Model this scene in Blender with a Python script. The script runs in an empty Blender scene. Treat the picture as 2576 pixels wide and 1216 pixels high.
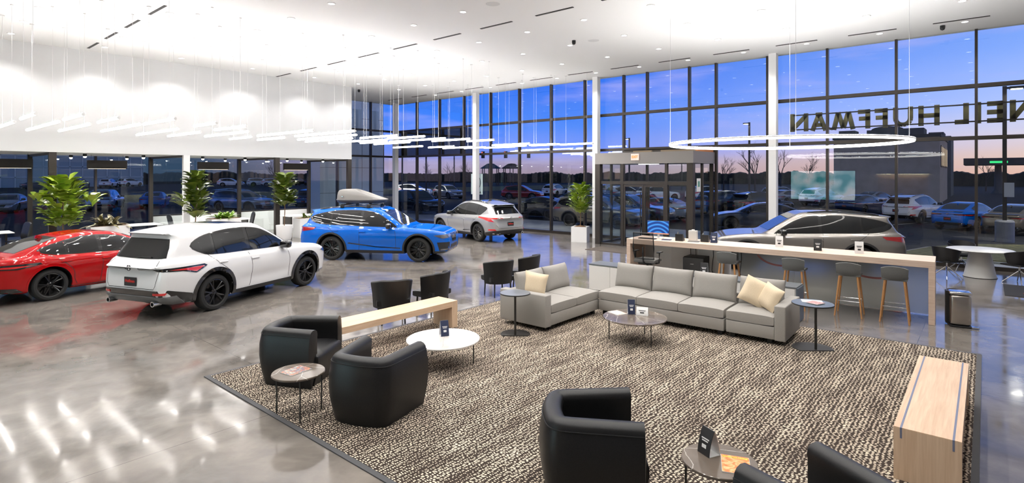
import bpy, bmesh, math, random
import numpy as np
from mathutils import Vector, Matrix
from mathutils.geometry import delaunay_2d_cdt
PI = math.pi
R = math.radians
rnd = random.Random(7)
SC = bpy.context.scene
COL = SC.collection

# ------------------------------------------------------------ materials
def mat(name, col=(0.8, 0.8, 0.8), rough=0.5, metal=0.0, emit=None, estr=0.0, coat=0.0, spec=0.5, trans=0.0):
    m = bpy.data.materials.new(name)
    m.use_nodes = True
    b = m.node_tree.nodes['Principled BSDF']
    b.inputs['Base Color'].default_value = (*col, 1)
    b.inputs['Roughness'].default_value = rough
    b.inputs['Metallic'].default_value = metal
    b.inputs['Specular IOR Level'].default_value = spec
    if coat:
        b.inputs['Coat Weight'].default_value = coat
        b.inputs['Coat Roughness'].default_value = 0.03
    if trans:
        b.inputs['Transmission Weight'].default_value = trans
    if emit:
        b.inputs['Emission Color'].default_value = (*emit, 1)
        b.inputs['Emission Strength'].default_value = estr
    return m

def nodes(m):
    nt = m.node_tree
    return nt, nt.nodes, nt.links, nt.nodes['Principled BSDF']

def ramp(nt, stops, interp='LINEAR'):
    r = nt.nodes.new('ShaderNodeValToRGB')
    r.color_ramp.interpolation = interp
    e = r.color_ramp.elements
    while len(e) < len(stops):
        e.new(0.5)
    for k, (p, c) in enumerate(stops):
        e[k].position = p
        e[k].color = (*c, 1)
    return r

def noise_mat(name, c1, c2, scale=(1, 1, 1), nscale=5.0, rough=0.6, detail=4.0, bump=0.0, p=(0.35, 0.65), metal=0.0, coat=0.0):
    m = mat(name, c1, rough, metal, coat=coat)
    nt, N, L, b = nodes(m)
    tc = N.new('ShaderNodeTexCoord'); mp = N.new('ShaderNodeMapping'); nz = N.new('ShaderNodeTexNoise')
    mp.inputs['Scale'].default_value = scale
    nz.inputs['Scale'].default_value = nscale
    nz.inputs['Detail'].default_value = detail
    L.new(tc.outputs['Object'], mp.inputs['Vector']); L.new(mp.outputs['Vector'], nz.inputs['Vector'])
    r = ramp(nt, [(p[0], c1), (p[1], c2)])
    L.new(nz.outputs['Fac'], r.inputs['Fac']); L.new(r.outputs['Color'], b.inputs['Base Color'])
    if bump:
        bp = N.new('ShaderNodeBump'); bp.inputs['Strength'].default_value = bump; bp.inputs['Distance'].default_value = 0.005
        L.new(nz.outputs['Fac'], bp.inputs['Height']); L.new(bp.outputs['Normal'], b.inputs['Normal'])
    return m

def glass_mat(name, tint, ior=1.5, refl=1.0, rough=0.0):
    m = bpy.data.materials.new(name); m.use_nodes = True
    nt = m.node_tree; N = nt.nodes; L = nt.links
    N.remove(N['Principled BSDF'])
    o = N['Material Output']
    tr = N.new('ShaderNodeBsdfTransparent'); tr.inputs['Color'].default_value = (*tint, 1)
    gl = N.new('ShaderNodeBsdfGlossy'); gl.inputs['Roughness'].default_value = rough
    gl.inputs['Color'].default_value = (refl, refl, refl, 1)
    fr = N.new('ShaderNodeFresnel')
    ge = N.new('ShaderNodeNewGeometry'); mr = N.new('ShaderNodeMapRange')      # same reflectance on both faces of the sheet
    mr.inputs['To Min'].default_value = ior; mr.inputs['To Max'].default_value = 1.0 / ior
    L.new(ge.outputs['Backfacing'], mr.inputs['Value']); L.new(mr.outputs['Result'], fr.inputs['IOR'])
    mx = N.new('ShaderNodeMixShader')
    L.new(fr.outputs['Fac'], mx.inputs['Fac']); L.new(tr.outputs['BSDF'], mx.inputs[1]); L.new(gl.outputs['BSDF'], mx.inputs[2])
    L.new(mx.outputs['Shader'], o.inputs['Surface'])
    return m

def wood_mat(name, c1, c2, axis='Y', rough=0.45):
    m = mat(name, c1, rough)
    nt, N, L, b = nodes(m)
    tc = N.new('ShaderNodeTexCoord'); mp = N.new('ShaderNodeMapping'); nz = N.new('ShaderNodeTexNoise')
    mp.inputs['Scale'].default_value = {'Y': (26, 1.2, 26), 'X': (1.2, 26, 26), 'Z': (26, 26, 1.2)}[axis]
    nz.inputs['Scale'].default_value = 1.6; nz.inputs['Detail'].default_value = 5
    nz.inputs['Distortion'].default_value = 0.6
    L.new(tc.outputs['Object'], mp.inputs['Vector']); L.new(mp.outputs['Vector'], nz.inputs['Vector'])
    r = ramp(nt, [(0.3, c1), (0.7, c2)])
    L.new(nz.outputs['Fac'], r.inputs['Fac']); L.new(r.outputs['Color'], b.inputs['Base Color'])
    return m

M = {}
M['white'] = mat('white paint', (0.86, 0.86, 0.86), 0.6)
M['ceil'] = mat('ceiling paint', (0.9, 0.9, 0.9), 0.7)
M['bulk'] = noise_mat('white wall panel', (0.70, 0.71, 0.72), (0.73, 0.74, 0.75), (1, 1, 1), 0.4, 0.45)
M['black'] = mat('black metal', (0.018, 0.017, 0.016), 0.4)
M['frame'] = mat('dark bronze aluminium', (0.045, 0.038, 0.033), 0.35, 0.4)
M['bronze'] = mat('grey brown aluminium', (0.25, 0.235, 0.225), 0.35, 0.5)
M['glass'] = glass_mat('curtain wall glass', (0.93, 0.95, 0.95), 1.42)
M['pglass'] = glass_mat('partition glass', (0.94, 0.97, 0.965), 1.4)
M['frost'] = mat('frosted grey glass', (0.80, 0.85, 0.85), 0.42, trans=0.75)
M['frost'].node_tree.nodes['Principled BSDF'].inputs['IOR'].default_value = 1.12
M['leather'] = noise_mat('black leather', (0.007, 0.007, 0.0078), (0.011, 0.011, 0.012), (1, 1, 1), 120, 0.40, 2, 0.08)
M['leather'].node_tree.nodes['Principled BSDF'].inputs['Specular IOR Level'].default_value = 0.38
M['fabric'] = noise_mat('grey sofa fabric', (0.285, 0.27, 0.25), (0.34, 0.322, 0.30), (1, 1, 1), 220, 0.9, 2, 0.12)
M['cream'] = noise_mat('cream cushion cloth', (0.62, 0.50, 0.34), (0.70, 0.58, 0.42), (1, 1, 1), 160, 0.75, 2, 0.1)
M['stoolgrey'] = noise_mat('grey stool upholstery', (0.125, 0.127, 0.124), (0.155, 0.157, 0.152), (1, 1, 1), 200, 0.8, 2, 0.05)
M['oak'] = wood_mat('pale oak', (0.62, 0.42, 0.27), (0.76, 0.56, 0.39), 'Y')
M['oakz'] = wood_mat('pale oak upright', (0.60, 0.42, 0.28), (0.72, 0.54, 0.38), 'Z')
M['oakx'] = wood_mat('pale oak counter', (0.66, 0.48, 0.37), (0.79, 0.63, 0.51), 'X')
M['beech'] = wood_mat('beech legs', (0.42, 0.20, 0.075), (0.55, 0.28, 0.11), 'Z')
M['inlay'] = mat('blue grey inlay', (0.16, 0.18, 0.27), 0.5)
M['chrome'] = mat('chrome', (0.75, 0.75, 0.76), 0.12, 1.0)
M['steel'] = mat('brushed steel', (0.50, 0.46, 0.42), 0.26, 1.0)
M['plastic'] = mat('black plastic', (0.012, 0.012, 0.013), 0.45)
M['whitep'] = mat('white laminate', (0.78, 0.77, 0.75), 0.35)
M['greytop'] = mat('grey laminate', (0.13, 0.14, 0.15), 0.3)
M['slate'] = mat('slate blue laminate', (0.10, 0.125, 0.16), 0.35)
M['soil'] = noise_mat('potting soil', (0.10, 0.05, 0.02), (0.2, 0.11, 0.05), (1, 1, 1), 40, 0.9)
M['bark'] = noise_mat('bark', (0.12, 0.07, 0.04), (0.22, 0.14, 0.08), (1, 1, 1), 20, 0.9)
M['leaf'] = noise_mat('fiddle leaf', (0.15, 0.27, 0.02), (0.42, 0.52, 0.06), (1, 1, 1), 3.0, 0.4)
M['leafd'] = noise_mat('dark leaf', (0.06, 0.11, 0.012), (0.17, 0.22, 0.03), (1, 1, 1), 4.0, 0.4)
M['leafb'] = noise_mat('bromeliad leaf', (0.05, 0.05, 0.025), (0.32, 0.28, 0.13), (1, 1, 1), 9.0, 0.4)
M['leaff'] = noise_mat('fern leaf', (0.10, 0.24, 0.02), (0.30, 0.48, 0.05), (1, 1, 1), 9.0, 0.45)
M['lamp'] = mat('tube light', (1, 1, 1), 0.5, emit=(1.0, 0.96, 0.91), estr=12)
M['ring'] = mat('ring light', (1, 1, 1), 0.5, emit=(1.0, 0.95, 0.9), estr=6)
M['added_fill'] = mat('ring uplight', (1, 1, 1), 0.5, emit=(1.0, 0.985, 0.97), estr=112)  # extra glow added on the ring to whiten the ceiling
M['bulb'] = mat('spot bulb', (1, 1, 1), 0.5, emit=(1.0, 0.97, 0.92), estr=30)
M['added_fill2'] = mat('stick uplight', (1, 1, 1), 0.5, emit=(1.0, 0.98, 0.955), estr=58)  # extra glow added on the sticks to whiten the ceiling
M['lens'] = mat('downlight lens', (1, 1, 1), 0.5, emit=(1.0, 0.97, 0.93), estr=7)
M['shade'] = mat('black lamp shade', (0.016, 0.013, 0.011), 0.6)
M['cable'] = mat('white cable', (0.75, 0.75, 0.75), 0.5)
M['paper'] = mat('white card', (0.8, 0.8, 0.8), 0.6)
M['navy'] = mat('navy card', (0.02, 0.03, 0.075), 0.5)
M['ink'] = mat('black card', (0.02, 0.02, 0.022), 0.5)
M['red'] = mat('red sign', (0.6, 0.03, 0.02), 0.5)
M['exit'] = mat('exit letters', (0.8, 0.1, 0.03), 0.5, emit=(1.0, 0.22, 0.06), estr=1.6)
M['exitbg'] = mat('exit face', (0.85, 0.72, 0.66), 0.5, emit=(1, 0.7, 0.6), estr=0.25)
M['sign'] = mat('olive bronze letters', (0.20, 0.17, 0.075), 0.5)
M['decal'] = mat('pale window decal', (0.60, 0.72, 0.73), 0.5)
M['orange'] = mat('orange wood', (0.55, 0.19, 0.045), 0.5)
M['tan'] = mat('tan panel', (0.26, 0.19, 0.12), 0.6)

def build_marble(name, c1, c2, vein, sc=3.0, rough=0.12):
    m = mat(name, c1, rough)
    nt, N, L, b = nodes(m)
    tc = N.new('ShaderNodeTexCoord')
    n1 = N.new('ShaderNodeTexNoise'); n1.inputs['Scale'].default_value = sc; n1.inputs['Detail'].default_value = 6
    r1 = ramp(nt, [(0.35, c1), (0.7, c2)])
    vo = N.new('ShaderNodeTexVoronoi'); vo.feature = 'DISTANCE_TO_EDGE'; vo.inputs['Scale'].default_value = sc * 0.8
    mx = N.new('ShaderNodeMixRGB'); mx.inputs['Fac'].default_value = 0.12
    L.new(tc.outputs['Object'], mx.inputs[1]); L.new(n1.outputs['Color'], mx.inputs[2])
    L.new(tc.outputs['Object'], n1.inputs['Vector']); L.new(mx.outputs['Color'], vo.inputs['Vector'])
    r2 = ramp(nt, [(0.0, (1, 1, 1)), (0.008, (0, 0, 0))])
    L.new(vo.outputs['Distance'], r2.inputs['Fac'])
    m2 = N.new('ShaderNodeMixRGB'); m2.inputs[2].default_value = (*vein, 1)
    L.new(r2.outputs['Color'], m2.inputs['Fac']); L.new(n1.outputs['Fac'], r1.inputs['Fac']); L.new(r1.outputs['Color'], m2.inputs[1])
    L.new(m2.outputs['Color'], b.inputs['Base Color'])
    return m
M['marbleg'] = build_marble('grey brown marble', (0.13, 0.105, 0.085), (0.19, 0.155, 0.13), (0.55, 0.5, 0.45))
M['marblew'] = build_marble('pale marble', (0.56, 0.53, 0.50), (0.70, 0.67, 0.64), (0.42, 0.39, 0.37))

def floor_mat():
    m = mat('polished concrete', (0.2, 0.19, 0.18), 0.12)
    nt, N, L, b = nodes(m)
    tc = N.new('ShaderNodeTexCoord')
    n1 = N.new('ShaderNodeTexNoise'); n1.inputs['Scale'].default_value = 0.55; n1.inputs['Detail'].default_value = 9; n1.inputs['Roughness'].default_value = 0.62; n1.inputs['Distortion'].default_value = 0.5
    n2 = N.new('ShaderNodeTexNoise'); n2.inputs['Scale'].default_value = 2.6; n2.inputs['Detail'].default_value = 8; n2.inputs['Distortion'].default_value = 0.6
    L.new(tc.outputs['Object'], n1.inputs['Vector']); L.new(tc.outputs['Object'], n2.inputs['Vector'])
    r1 = ramp(nt, [(0.28, (0.105, 0.097, 0.09)), (0.5, (0.19, 0.17, 0.152)), (0.72, (0.275, 0.245, 0.215))])
    L.new(n1.outputs['Fac'], r1.inputs['Fac'])
    r2 = ramp(nt, [(0.3, (0.72, 0.72, 0.73)), (0.65, (1.1, 1.1, 1.1))])
    L.new(n2.outputs['Fac'], r2.inputs['Fac'])
    mu = N.new('ShaderNodeMixRGB'); mu.blend_type = 'MULTIPLY'; mu.inputs['Fac'].default_value = 0.85
    L.new(r1.outputs['Color'], mu.inputs[1]); L.new(r2.outputs['Color'], mu.inputs[2])
    # saw-cut joints every few metres
    sp = N.new('ShaderNodeSeparateXYZ'); L.new(tc.outputs['Object'], sp.inputs['Vector'])
    outs = []
    for ax, off, per in (('X', 6.25, 5.4), ('Y', 1.7, 5.4)):
        a = N.new('ShaderNodeMath'); a.operation = 'ADD'; a.inputs[1].default_value = off + 540
        d = N.new('ShaderNodeMath'); d.operation = 'MODULO'; d.inputs[1].default_value = per
        c = N.new('ShaderNodeMath'); c.operation = 'LESS_THAN'; c.inputs[1].default_value = 0.008
        L.new(sp.outputs[ax], a.inputs[0]); L.new(a.outputs[0], d.inputs[0]); L.new(d.outputs[0], c.inputs[0]); outs.append(c)
    mxm = N.new('ShaderNodeMath'); mxm.operation = 'MAXIMUM'
    L.new(outs[0].outputs[0], mxm.inputs[0]); L.new(outs[1].outputs[0], mxm.inputs[1])
    jm = N.new('ShaderNodeMixRGB'); jm.inputs[2].default_value = (0.09, 0.08, 0.075, 1)
    L.new(mxm.outputs[0], jm.inputs['Fac']); L.new(mu.outputs['Color'], jm.inputs[1]); L.new(jm.outputs['Color'], b.inputs['Base Color'])
    r3 = ramp(nt, [(0.3, (0.05, 0.05, 0.05)), (0.7, (0.15, 0.15, 0.15))])
    L.new(n2.outputs['Fac'], r3.inputs['Fac']); L.new(r3.outputs['Color'], b.inputs['Roughness'])
    b.inputs['Specular IOR Level'].default_value = 0.95
    return m
M['floor'] = floor_mat()

def rug_mat():
    m = mat('dashed rug', (0.1, 0.08, 0.07), 0.95, spec=0.1)
    nt, N, L, b = nodes(m)
    tc = N.new('ShaderNodeTexCoord')
    wn = N.new('ShaderNodeTexNoise'); wn.inputs['Scale'].default_value = 14; wn.inputs['Detail'].default_value = 2
    L.new(tc.outputs['Object'], wn.inputs['Vector'])
    mx = N.new('ShaderNodeMixRGB'); mx.blend_type = 'ADD'; mx.inputs['Fac'].default_value = 0.03
    L.new(tc.outputs['Object'], mx.inputs[1]); L.new(wn.outputs['Color'], mx.inputs[2])
    mp = N.new('ShaderNodeMapping'); mp.inputs['Scale'].default_value = (24, 42, 0)
    L.new(mx.outputs['Color'], mp.inputs['Vector'])
    vo = N.new('ShaderNodeTexVoronoi'); vo.inputs['Scale'].default_value = 1.0; vo.inputs['Randomness'].default_value = 0.5; vo.voronoi_dimensions = '2D'
    L.new(mp.outputs['Vector'], vo.inputs['Vector'])
    big = N.new('ShaderNodeTexNoise'); big.inputs['Scale'].default_value = 1.0; big.inputs['Detail'].default_value = 3
    bm = N.new('ShaderNodeMapping'); bm.inputs['Scale'].default_value = (9, 1.6, 1)
    L.new(tc.outputs['Object'], bm.inputs['Vector']); L.new(bm.outputs['Vector'], big.inputs['Vector'])
    ad = N.new('ShaderNodeMath'); ad.operation = 'MULTIPLY_ADD'; ad.inputs[1].default_value = -0.45; 
    L.new(big.outputs['Fac'], ad.inputs[0]); L.new(vo.outputs['Distance'], ad.inputs[2])
    r = ramp(nt, [(0.0, (0.74, 0.63, 0.50)), (0.10, (0.045, 0.034, 0.028))])
    L.new(ad.outputs[0], r.inputs['Fac']); L.new(r.outputs['Color'], b.inputs['Base Color'])
    bp = N.new('ShaderNodeBump'); bp.invert = True; bp.inputs['Strength'].default_value = 0.5; bp.inputs['Distance'].default_value = 0.006
    L.new(vo.outputs['Distance'], bp.inputs['Height']); L.new(bp.outputs['Normal'], b.inputs['Normal'])
    return m
M['rug'] = rug_mat()
M['rugedge'] = mat('rug binding', (0.075, 0.075, 0.08), 0.85)

# ------------------------------------------------------------ mesh helpers
class MB:
    """collects shapes in one bmesh; build() links ONE mesh object"""
    def __init__(s):
        s.bm = bmesh.new(); s.mi = 0
    def _tag(s, fs):
        for f in fs:
            f.material_index = s.mi
    def box(s, c, d, rz=0.0, bev=0.0, seg=2, rot=None):
        mtx = Matrix.Translation(c) @ (rot if rot is not None else Matrix.Rotation(rz, 4, 'Z')) @ Matrix.Diagonal((d[0], d[1], d[2], 1))
        r = bmesh.ops.create_cube(s.bm, size=1.0, matrix=mtx)
        fs = {f for v in r['verts'] for f in v.link_faces}
        s._tag(fs)
        if bev:
            es = list({e for v in r['verts'] for e in v.link_edges})
            o = bmesh.ops.bevel(s.bm, geom=es, offset=bev, segments=seg, affect='EDGES', profile=0.5)
            s._tag(o['faces'])
        return s
    def b2(s, a, b, bev=0.0, seg=2):
        return s.box([(a[i] + b[i]) / 2 for i in range(3)], [abs(b[i] - a[i]) for i in range(3)], bev=bev, seg=seg)
    def tube(s, pts, r, n=8, closed=False, r2=None):
        pts = [Vector(p) for p in pts]
        k = len(pts); rings = []
        up0 = Vector((0, 0, 1))
        for i, p in enumerate(pts):
            if closed:
                t = (pts[(i + 1) % k] - pts[i - 1]).normalized()
            else:
                t = (pts[min(i + 1, k - 1)] - pts[max(i - 1, 0)]).normalized()
            u = up0 if abs(t.dot(up0)) < 0.95 else Vector((1, 0, 0))
            a = t.cross(u).normalized(); b = t.cross(a).normalized()
            rr = r if r2 is None else r + (r2 - r) * i / (k - 1)
            rings.append([s.bm.verts.new(p + a * rr * math.cos(2 * PI * j / n) + b * rr * math.sin(2 * PI * j / n)) for j in range(n)])
        fs = []
        for i in range(k if closed else k - 1):
            A, B = rings[i], rings[(i + 1) % k]
            for j in range(n):
                fs.append(s.bm.faces.new((A[j], A[(j + 1) % n], B[(j + 1) % n], B[j])))
        if not closed:
            fs.append(s.bm.faces.new(rings[0][::-1])); fs.append(s.bm.faces.new(rings[-1]))
        s._tag(fs)
        return s
    def lathe(s, prof, c=(0, 0, 0), n=32, axis='Z', cap=False):
        rings = []
        for (r, z) in prof:
            ring = []
            for j in range(n):
                a = 2 * PI * j / n
                p = (r * math.cos(a), r * math.sin(a), z) if axis == 'Z' else (r * math.cos(a), z, r * math.sin(a))
                ring.append(s.bm.verts.new((p[0] + c[0], p[1] + c[1], p[2] + c[2])))
            rings.append(ring)
        fs = []
        for i in range(len(rings) - 1):
            for j in range(n):
                fs.append(s.bm.faces.new((rings[i][j], rings[i][(j + 1) % n], rings[i + 1][(j + 1) % n], rings[i + 1][j])))
        if cap: fs.append(s.bm.faces.new(rings[0][::-1])); fs.append(s.bm.faces.new(rings[-1]))
        s._tag(fs)
        return s
    def cyl(s, c, r, h, n=24):
        return s.lathe([(r, 0), (r, h)], c, n, cap=True)
    def prism(s, poly, z0, z1):
        a = [s.bm.verts.new((x, y, z0)) for x, y in poly]; b = [s.bm.verts.new((x, y, z1)) for x, y in poly]
        n = len(poly)
        fs = [s.bm.faces.new(a[::-1]), s.bm.faces.new(b)]
        fs += [s.bm.faces.new((a[i], a[(i + 1) % n], b[(i + 1) % n], b[i])) for i in range(n)]
        s._tag(fs)
        return s
    def face(s, pts):
        s._tag([s.bm.faces.new([s.bm.verts.new(p) for p in pts])])
        return s
    def plate(s, poly, to3, th):
        """2D outline lifted to 3D by to3(a, b, depth), thickness th"""
        a = [s.bm.verts.new(to3(x, y, 0)) for x, y in poly]; b = [s.bm.verts.new(to3(x, y, th)) for x, y in poly]
        n = len(poly)
        fs = [s.bm.faces.new(a[::-1]), s.bm.faces.new(b)]
        fs += [s.bm.faces.new((a[i], a[(i + 1) % n], b[(i + 1) % n], b[i])) for i in range(n)]
        s._tag(fs)
        return s
    def build(s, name, ms, parent=None, smooth=False, loc=None, rz=0.0, angle=35):
        bmesh.ops.recalc_face_normals(s.bm, faces=s.bm.faces)
        me = bpy.data.meshes.new(name)
        s.bm.to_mesh(me); s.bm.free()
        return link(name, me, ms, parent, smooth, loc, rz, angle)

def link(name, me, ms, parent=None, smooth=False, loc=None, rz=0.0, angle=35):
    for m in (ms if isinstance(ms, (list, tuple)) else [ms]):
        me.materials.append(m)
    if smooth:
        me.polygons.foreach_set('use_smooth', [True] * len(me.polygons))
        me.set_sharp_from_angle(angle=R(angle))
    o = bpy.data.objects.new(name, me); COL.objects.link(o)
    if parent is not None: o.parent = parent
    if loc is not None: o.location = loc
    o.rotation_euler[2] = rz
    return o

def tag(o, label, cat, group=None):
    o['label'] = label; o['category'] = cat
    if group: o['group'] = group
    return o

def thing(name, label, cat, loc=(0, 0, 0), rz=0.0, group=None):
    o = bpy.data.objects.new(name, None); COL.objects.link(o)
    o.empty_display_size = 0.1
    o.location = loc; o.rotation_euler = (0, 0, rz)
    return tag(o, label, cat, group)

def struct(o, label=None):
    o['kind'] = 'structure'
    if label: o['label'] = label
    return o

KIDS = {}
def kids(o):
    return [c for c in bpy.data.objects if c.parent == o]

def dup(root, loc, rz, label=None, group=None, paint=None):
    if root.name not in KIDS:
        KIDS[root.name] = [(c, kids(c)) for c in kids(root)]
    r = root.copy(); COL.objects.link(r)
    r.location = loc; r.rotation_euler = (root.rotation_euler[0], root.rotation_euler[1], rz)
    if label: r['label'] = label
    if group: r['group'] = group
    def rep(o):
        if paint is not None and o.data is not None:
            for s in o.material_slots:
                if s.material and s.material.name.startswith('paint'):
                    s.link = 'OBJECT'; s.material = paint
    rep(r)
    for c, gs in KIDS[root.name]:
        d = c.copy(); COL.objects.link(d); d.parent = r; rep(d)
        for g in gs:
            e = g.copy(); COL.objects.link(e); e.parent = d; rep(e)
    return r

def text_mesh(txt, size, depth=0.002, bold=0.0, align='CENTER', spacing=1.0):
    cu = bpy.data.curves.new('txt', 'FONT')
    cu.body = txt; cu.size = size; cu.extrude = depth; cu.offset = bold; cu.align_x = align; cu.align_y = 'CENTER'
    cu.space_character = spacing
    ob = bpy.data.objects.new('txt', cu); COL.objects.link(ob)
    dg = bpy.context.evaluated_depsgraph_get()
    me = bpy.data.meshes.new_from_object(ob.evaluated_get(dg))
    bpy.data.objects.remove(ob); bpy.data.curves.remove(cu)
    return me

def text_obj(name, txt, size, m, parent, mtx, depth=0.002, bold=0.0, spacing=1.0):
    me = text_mesh(txt, size, depth, bold, spacing=spacing)
    me.transform(mtx)
    me.materials.clear()
    return link(name, me, m, parent)

def cushion_mesh(sx, sy, sz, puff=0.5, n=10, crown=0.0):
    """soft rectangular cushion centred at the origin, thick in z"""
    bm = bmesh.new()
    bmesh.ops.create_cube(bm, size=2.0)
    bmesh.ops.subdivide_edges(bm, edges=bm.edges[:], cuts=n, use_grid_fill=True)
    for v in bm.verts:
        x, y, z = v.co
        e = (1 - abs(x) ** 5 * puff) * (1 - abs(y) ** 5 * puff)
        q = 1 - 0.05 * (abs(z) ** 2) * puff
        cx = 1 - 0.06 * puff * (1 - y * y); cy = 1 - 0.06 * puff * (1 - x * x)
        v.co = (x * sx / 2 * q * cx, y * sy / 2 * q * cy, z * sz / 2 * e + (crown * (1 - x * x) * (1 - y * y) if z > 0.5 else 0))
    me = bpy.data.meshes.new('cushion')
    bm.to_mesh(me); bm.free()
    return me

def place_mesh(name, me, m, parent, mtx, smooth=True, angle=50):
    me.transform(mtx)
    return link(name, me, m, parent, smooth, angle=angle)

def T(x, y, z): return Matrix.Translation((x, y, z))
def RX(a): return Matrix.Rotation(R(a), 4, 'X')
def RY(a): return Matrix.Rotation(R(a), 4, 'Y')
def RZ(a): return Matrix.Rotation(R(a), 4, 'Z')

# ------------------------------------------------------------ camera, world, view
CAMZ = 2.75
cam = bpy.data.cameras.new('camera'); cam.sensor_width = 36.0; cam.lens = 1399.0 / 2576 * 36
cam.shift_y = -168.0 / 2576; cam.clip_start = 0.05; cam.clip_end = 600
co = bpy.data.objects.new('camera', cam); COL.objects.link(co)
co.location = (0, 0, CAMZ); co.rotation_euler = (R(90), 0, math.atan2(0.6481, 0.7616))
SC.camera = co
SC.view_settings.view_transform = 'Standard'; SC.view_settings.look = 'None'
SC.view_settings.gamma = 1.0; SC.view_settings.exposure = 0.08
SC.view_settings.use_curve_mapping = False
SC.cycles.max_bounces = 9; SC.cycles.diffuse_bounces = 5; SC.cycles.glossy_bounces = 5
SC.cycles.transparent_max_bounces = 24; SC.cycles.transmission_bounces = 6
SC.cycles.caustics_reflective = False; SC.cycles.caustics_refractive = False
SC.cycles.sample_clamp_indirect = 6.0

def world():
    w = bpy.data.worlds.new('dusk'); SC.world = w; w.use_nodes = True
    nt = w.node_tree; N = nt.nodes; L = nt.links
    bg = N['Background']
    tc = N.new('ShaderNodeTexCoord'); sp = N.new('ShaderNodeSeparateXYZ')
    L.new(tc.outputs['Generated'], sp.inputs['Vector'])
    ra = ramp(nt, [(0.0, (0.33, 0.25, 0.32)), (0.022, (0.36, 0.30, 0.46)), (0.040, (0.17, 0.27, 0.86)), (0.087, (0.055, 0.22, 0.88)), (0.15, (0.02, 0.16, 0.84)), (0.30, (0.012, 0.11, 0.62)), (0.45, (0.03, 0.06, 0.14)), (1.0, (0.03, 0.045, 0.08))])
    rb = ramp(nt, [(0.0, (0.80, 0.48, 0.38)), (0.03, (0.80, 0.58, 0.50)), (0.06, (0.72, 0.66, 0.76)), (0.10, (0.46, 0.56, 0.95)), (0.17, (0.24, 0.40, 0.92)), (0.28, (0.13, 0.30, 0.85)), (0.45, (0.05, 0.08, 0.15)), (1.0, (0.03, 0.045, 0.08))])
    L.new(sp.outputs['Z'], ra.inputs['Fac']); L.new(sp.outputs['Z'], rb.inputs['Fac'])
    # the glow of the set sun lies towards +x
    g = N.new('ShaderNodeMapRange'); g.inputs['From Min'].default_value = -0.55; g.inputs['From Max'].default_value = 0.12
    L.new(sp.outputs['X'], g.inputs['Value'])
    mx = N.new('ShaderNodeMixRGB'); L.new(g.outputs['Result'], mx.inputs['Fac']); L.new(ra.outputs['Color'], mx.inputs[1]); L.new(rb.outputs['Color'], mx.inputs[2])
    # the sky is already dark away from the sunset
    dk = N.new('ShaderNodeMapRange'); dk.inputs['From Min'].default_value = -0.94; dk.inputs['From Max'].default_value = -0.83
    L.new(sp.outputs['X'], dk.inputs['Value'])
    m3 = N.new('ShaderNodeMixRGB'); m3.inputs[1].default_value = (0.035, 0.065, 0.12, 1)
    L.new(dk.outputs['Result'], m3.inputs['Fac']); L.new(mx.outputs['Color'], m3.inputs[2]); mx = m3
    mp = N.new('ShaderNodeMapping'); mp.inputs['Scale'].default_value = (2.2, 2.2, 14); L.new(tc.outputs['Generated'], mp.inputs['Vector'])
    nz = N.new('ShaderNodeTexNoise'); nz.inputs['Scale'].default_value = 2.4; nz.inputs['Detail'].default_value = 6; L.new(mp.outputs['Vector'], nz.inputs['Vector'])
    rc = ramp(nt, [(0.52, (0, 0, 0)), (0.75, (0.45, 0.45, 0.45))]); L.new(nz.outputs['Fac'], rc.inputs['Fac'])
    m2 = N.new('ShaderNodeMixRGB'); m2.inputs[2].default_value = (0.50, 0.46, 0.86, 1)
    dm = N.new('ShaderNodeMath'); dm.operation = 'MULTIPLY'; L.new(rc.outputs['Color'], dm.inputs[0]); L.new(dk.outputs['Result'], dm.inputs[1])
    L.new(dm.outputs[0], m2.inputs['Fac']); L.new(mx.outputs['Color'], m2.inputs[1])
    L.new(m2.outputs['Color'], bg.inputs['Color']); bg.inputs['Strength'].default_value = 1.2
world()
SLOTS = [(4.99, [(-22.91 + 2.02 * k, -22.91 + 2.02 * k + 1.19) for k in range(4)], 'narrow dark slot air vent in the ceiling row nearest the camera on the left'),
         (11.72, [(-23.35 + 2.03 * k, -23.35 + 2.03 * k + 1.2) for k in range(9)], 'narrow dark slot air vent in the middle ceiling row'),
         (19.57, [(-25.9 + 2.065 * k, -25.9 + 2.065 * k + 1.22) for k in range(13)], 'narrow dark slot air vent in the ceiling row along the front glass')]
NX = [-0.43 - 1.985 * k for k in range(12)]
NY = [0.7, 2.97, 5.3, 7.6, 10.2, 12.87, 15.1, 17.46, 19.88]
DOWN = [(x, y) for x in NX for y in NY]
STICKS = [(-17.03, -15.36, 2.44), (-20.33, -18.1, 2.48), (-16.5, -14.75, 3.13), (-21.2, -17.19, 3.17), (-16.69, -15.02, 3.84), (-20.87, -17.43, 3.85), (-20.08, -16.54, 4.7), (-16.47, -14.27, 4.75), (-16.1, -14.66, 5.81), (-21.06, -17.42, 5.88), (-17.04, -14.99, 6.7), (-20.94, -18.16, 6.75), (-20.11, -16.85, 7.6), (-18.5, -14.96, 8.63), (-20.9, -19.14, 8.74), (-17.73, -14.21, 9.54), (-20.69, -18.61, 9.66), (-19.35, -15.59, 10.52), (-20.35, -17.13, 11.39), (-16.89, -14.77, 11.54), (-16.47, -14.4, 12.39), (-20.42, -18.19, 12.46), (-18.64, -16.81, 12.66), (-19.58, -17.79, 13.38), (-17.88, -14.64, 13.55), (-19.83, -17.42, 14.23), (-16.26, -14.18, 14.34), (-15.34, -13.9, 15.32), (-21.63, -19.47, 16.63), (-20.26, -18.46, 17.64), (-16.58, -14.45, 18.13), (-20.3, -18.18, 18.61), (-15.26, -13.81, 19.1), (-19.44, -17.97, 19.23), (-17.09, -15.57, 19.3), (-15.37, -13.8, 19.38), (-18.55, -16.59, 19.7), (-14.02, -12.36, 19.7)]
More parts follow.
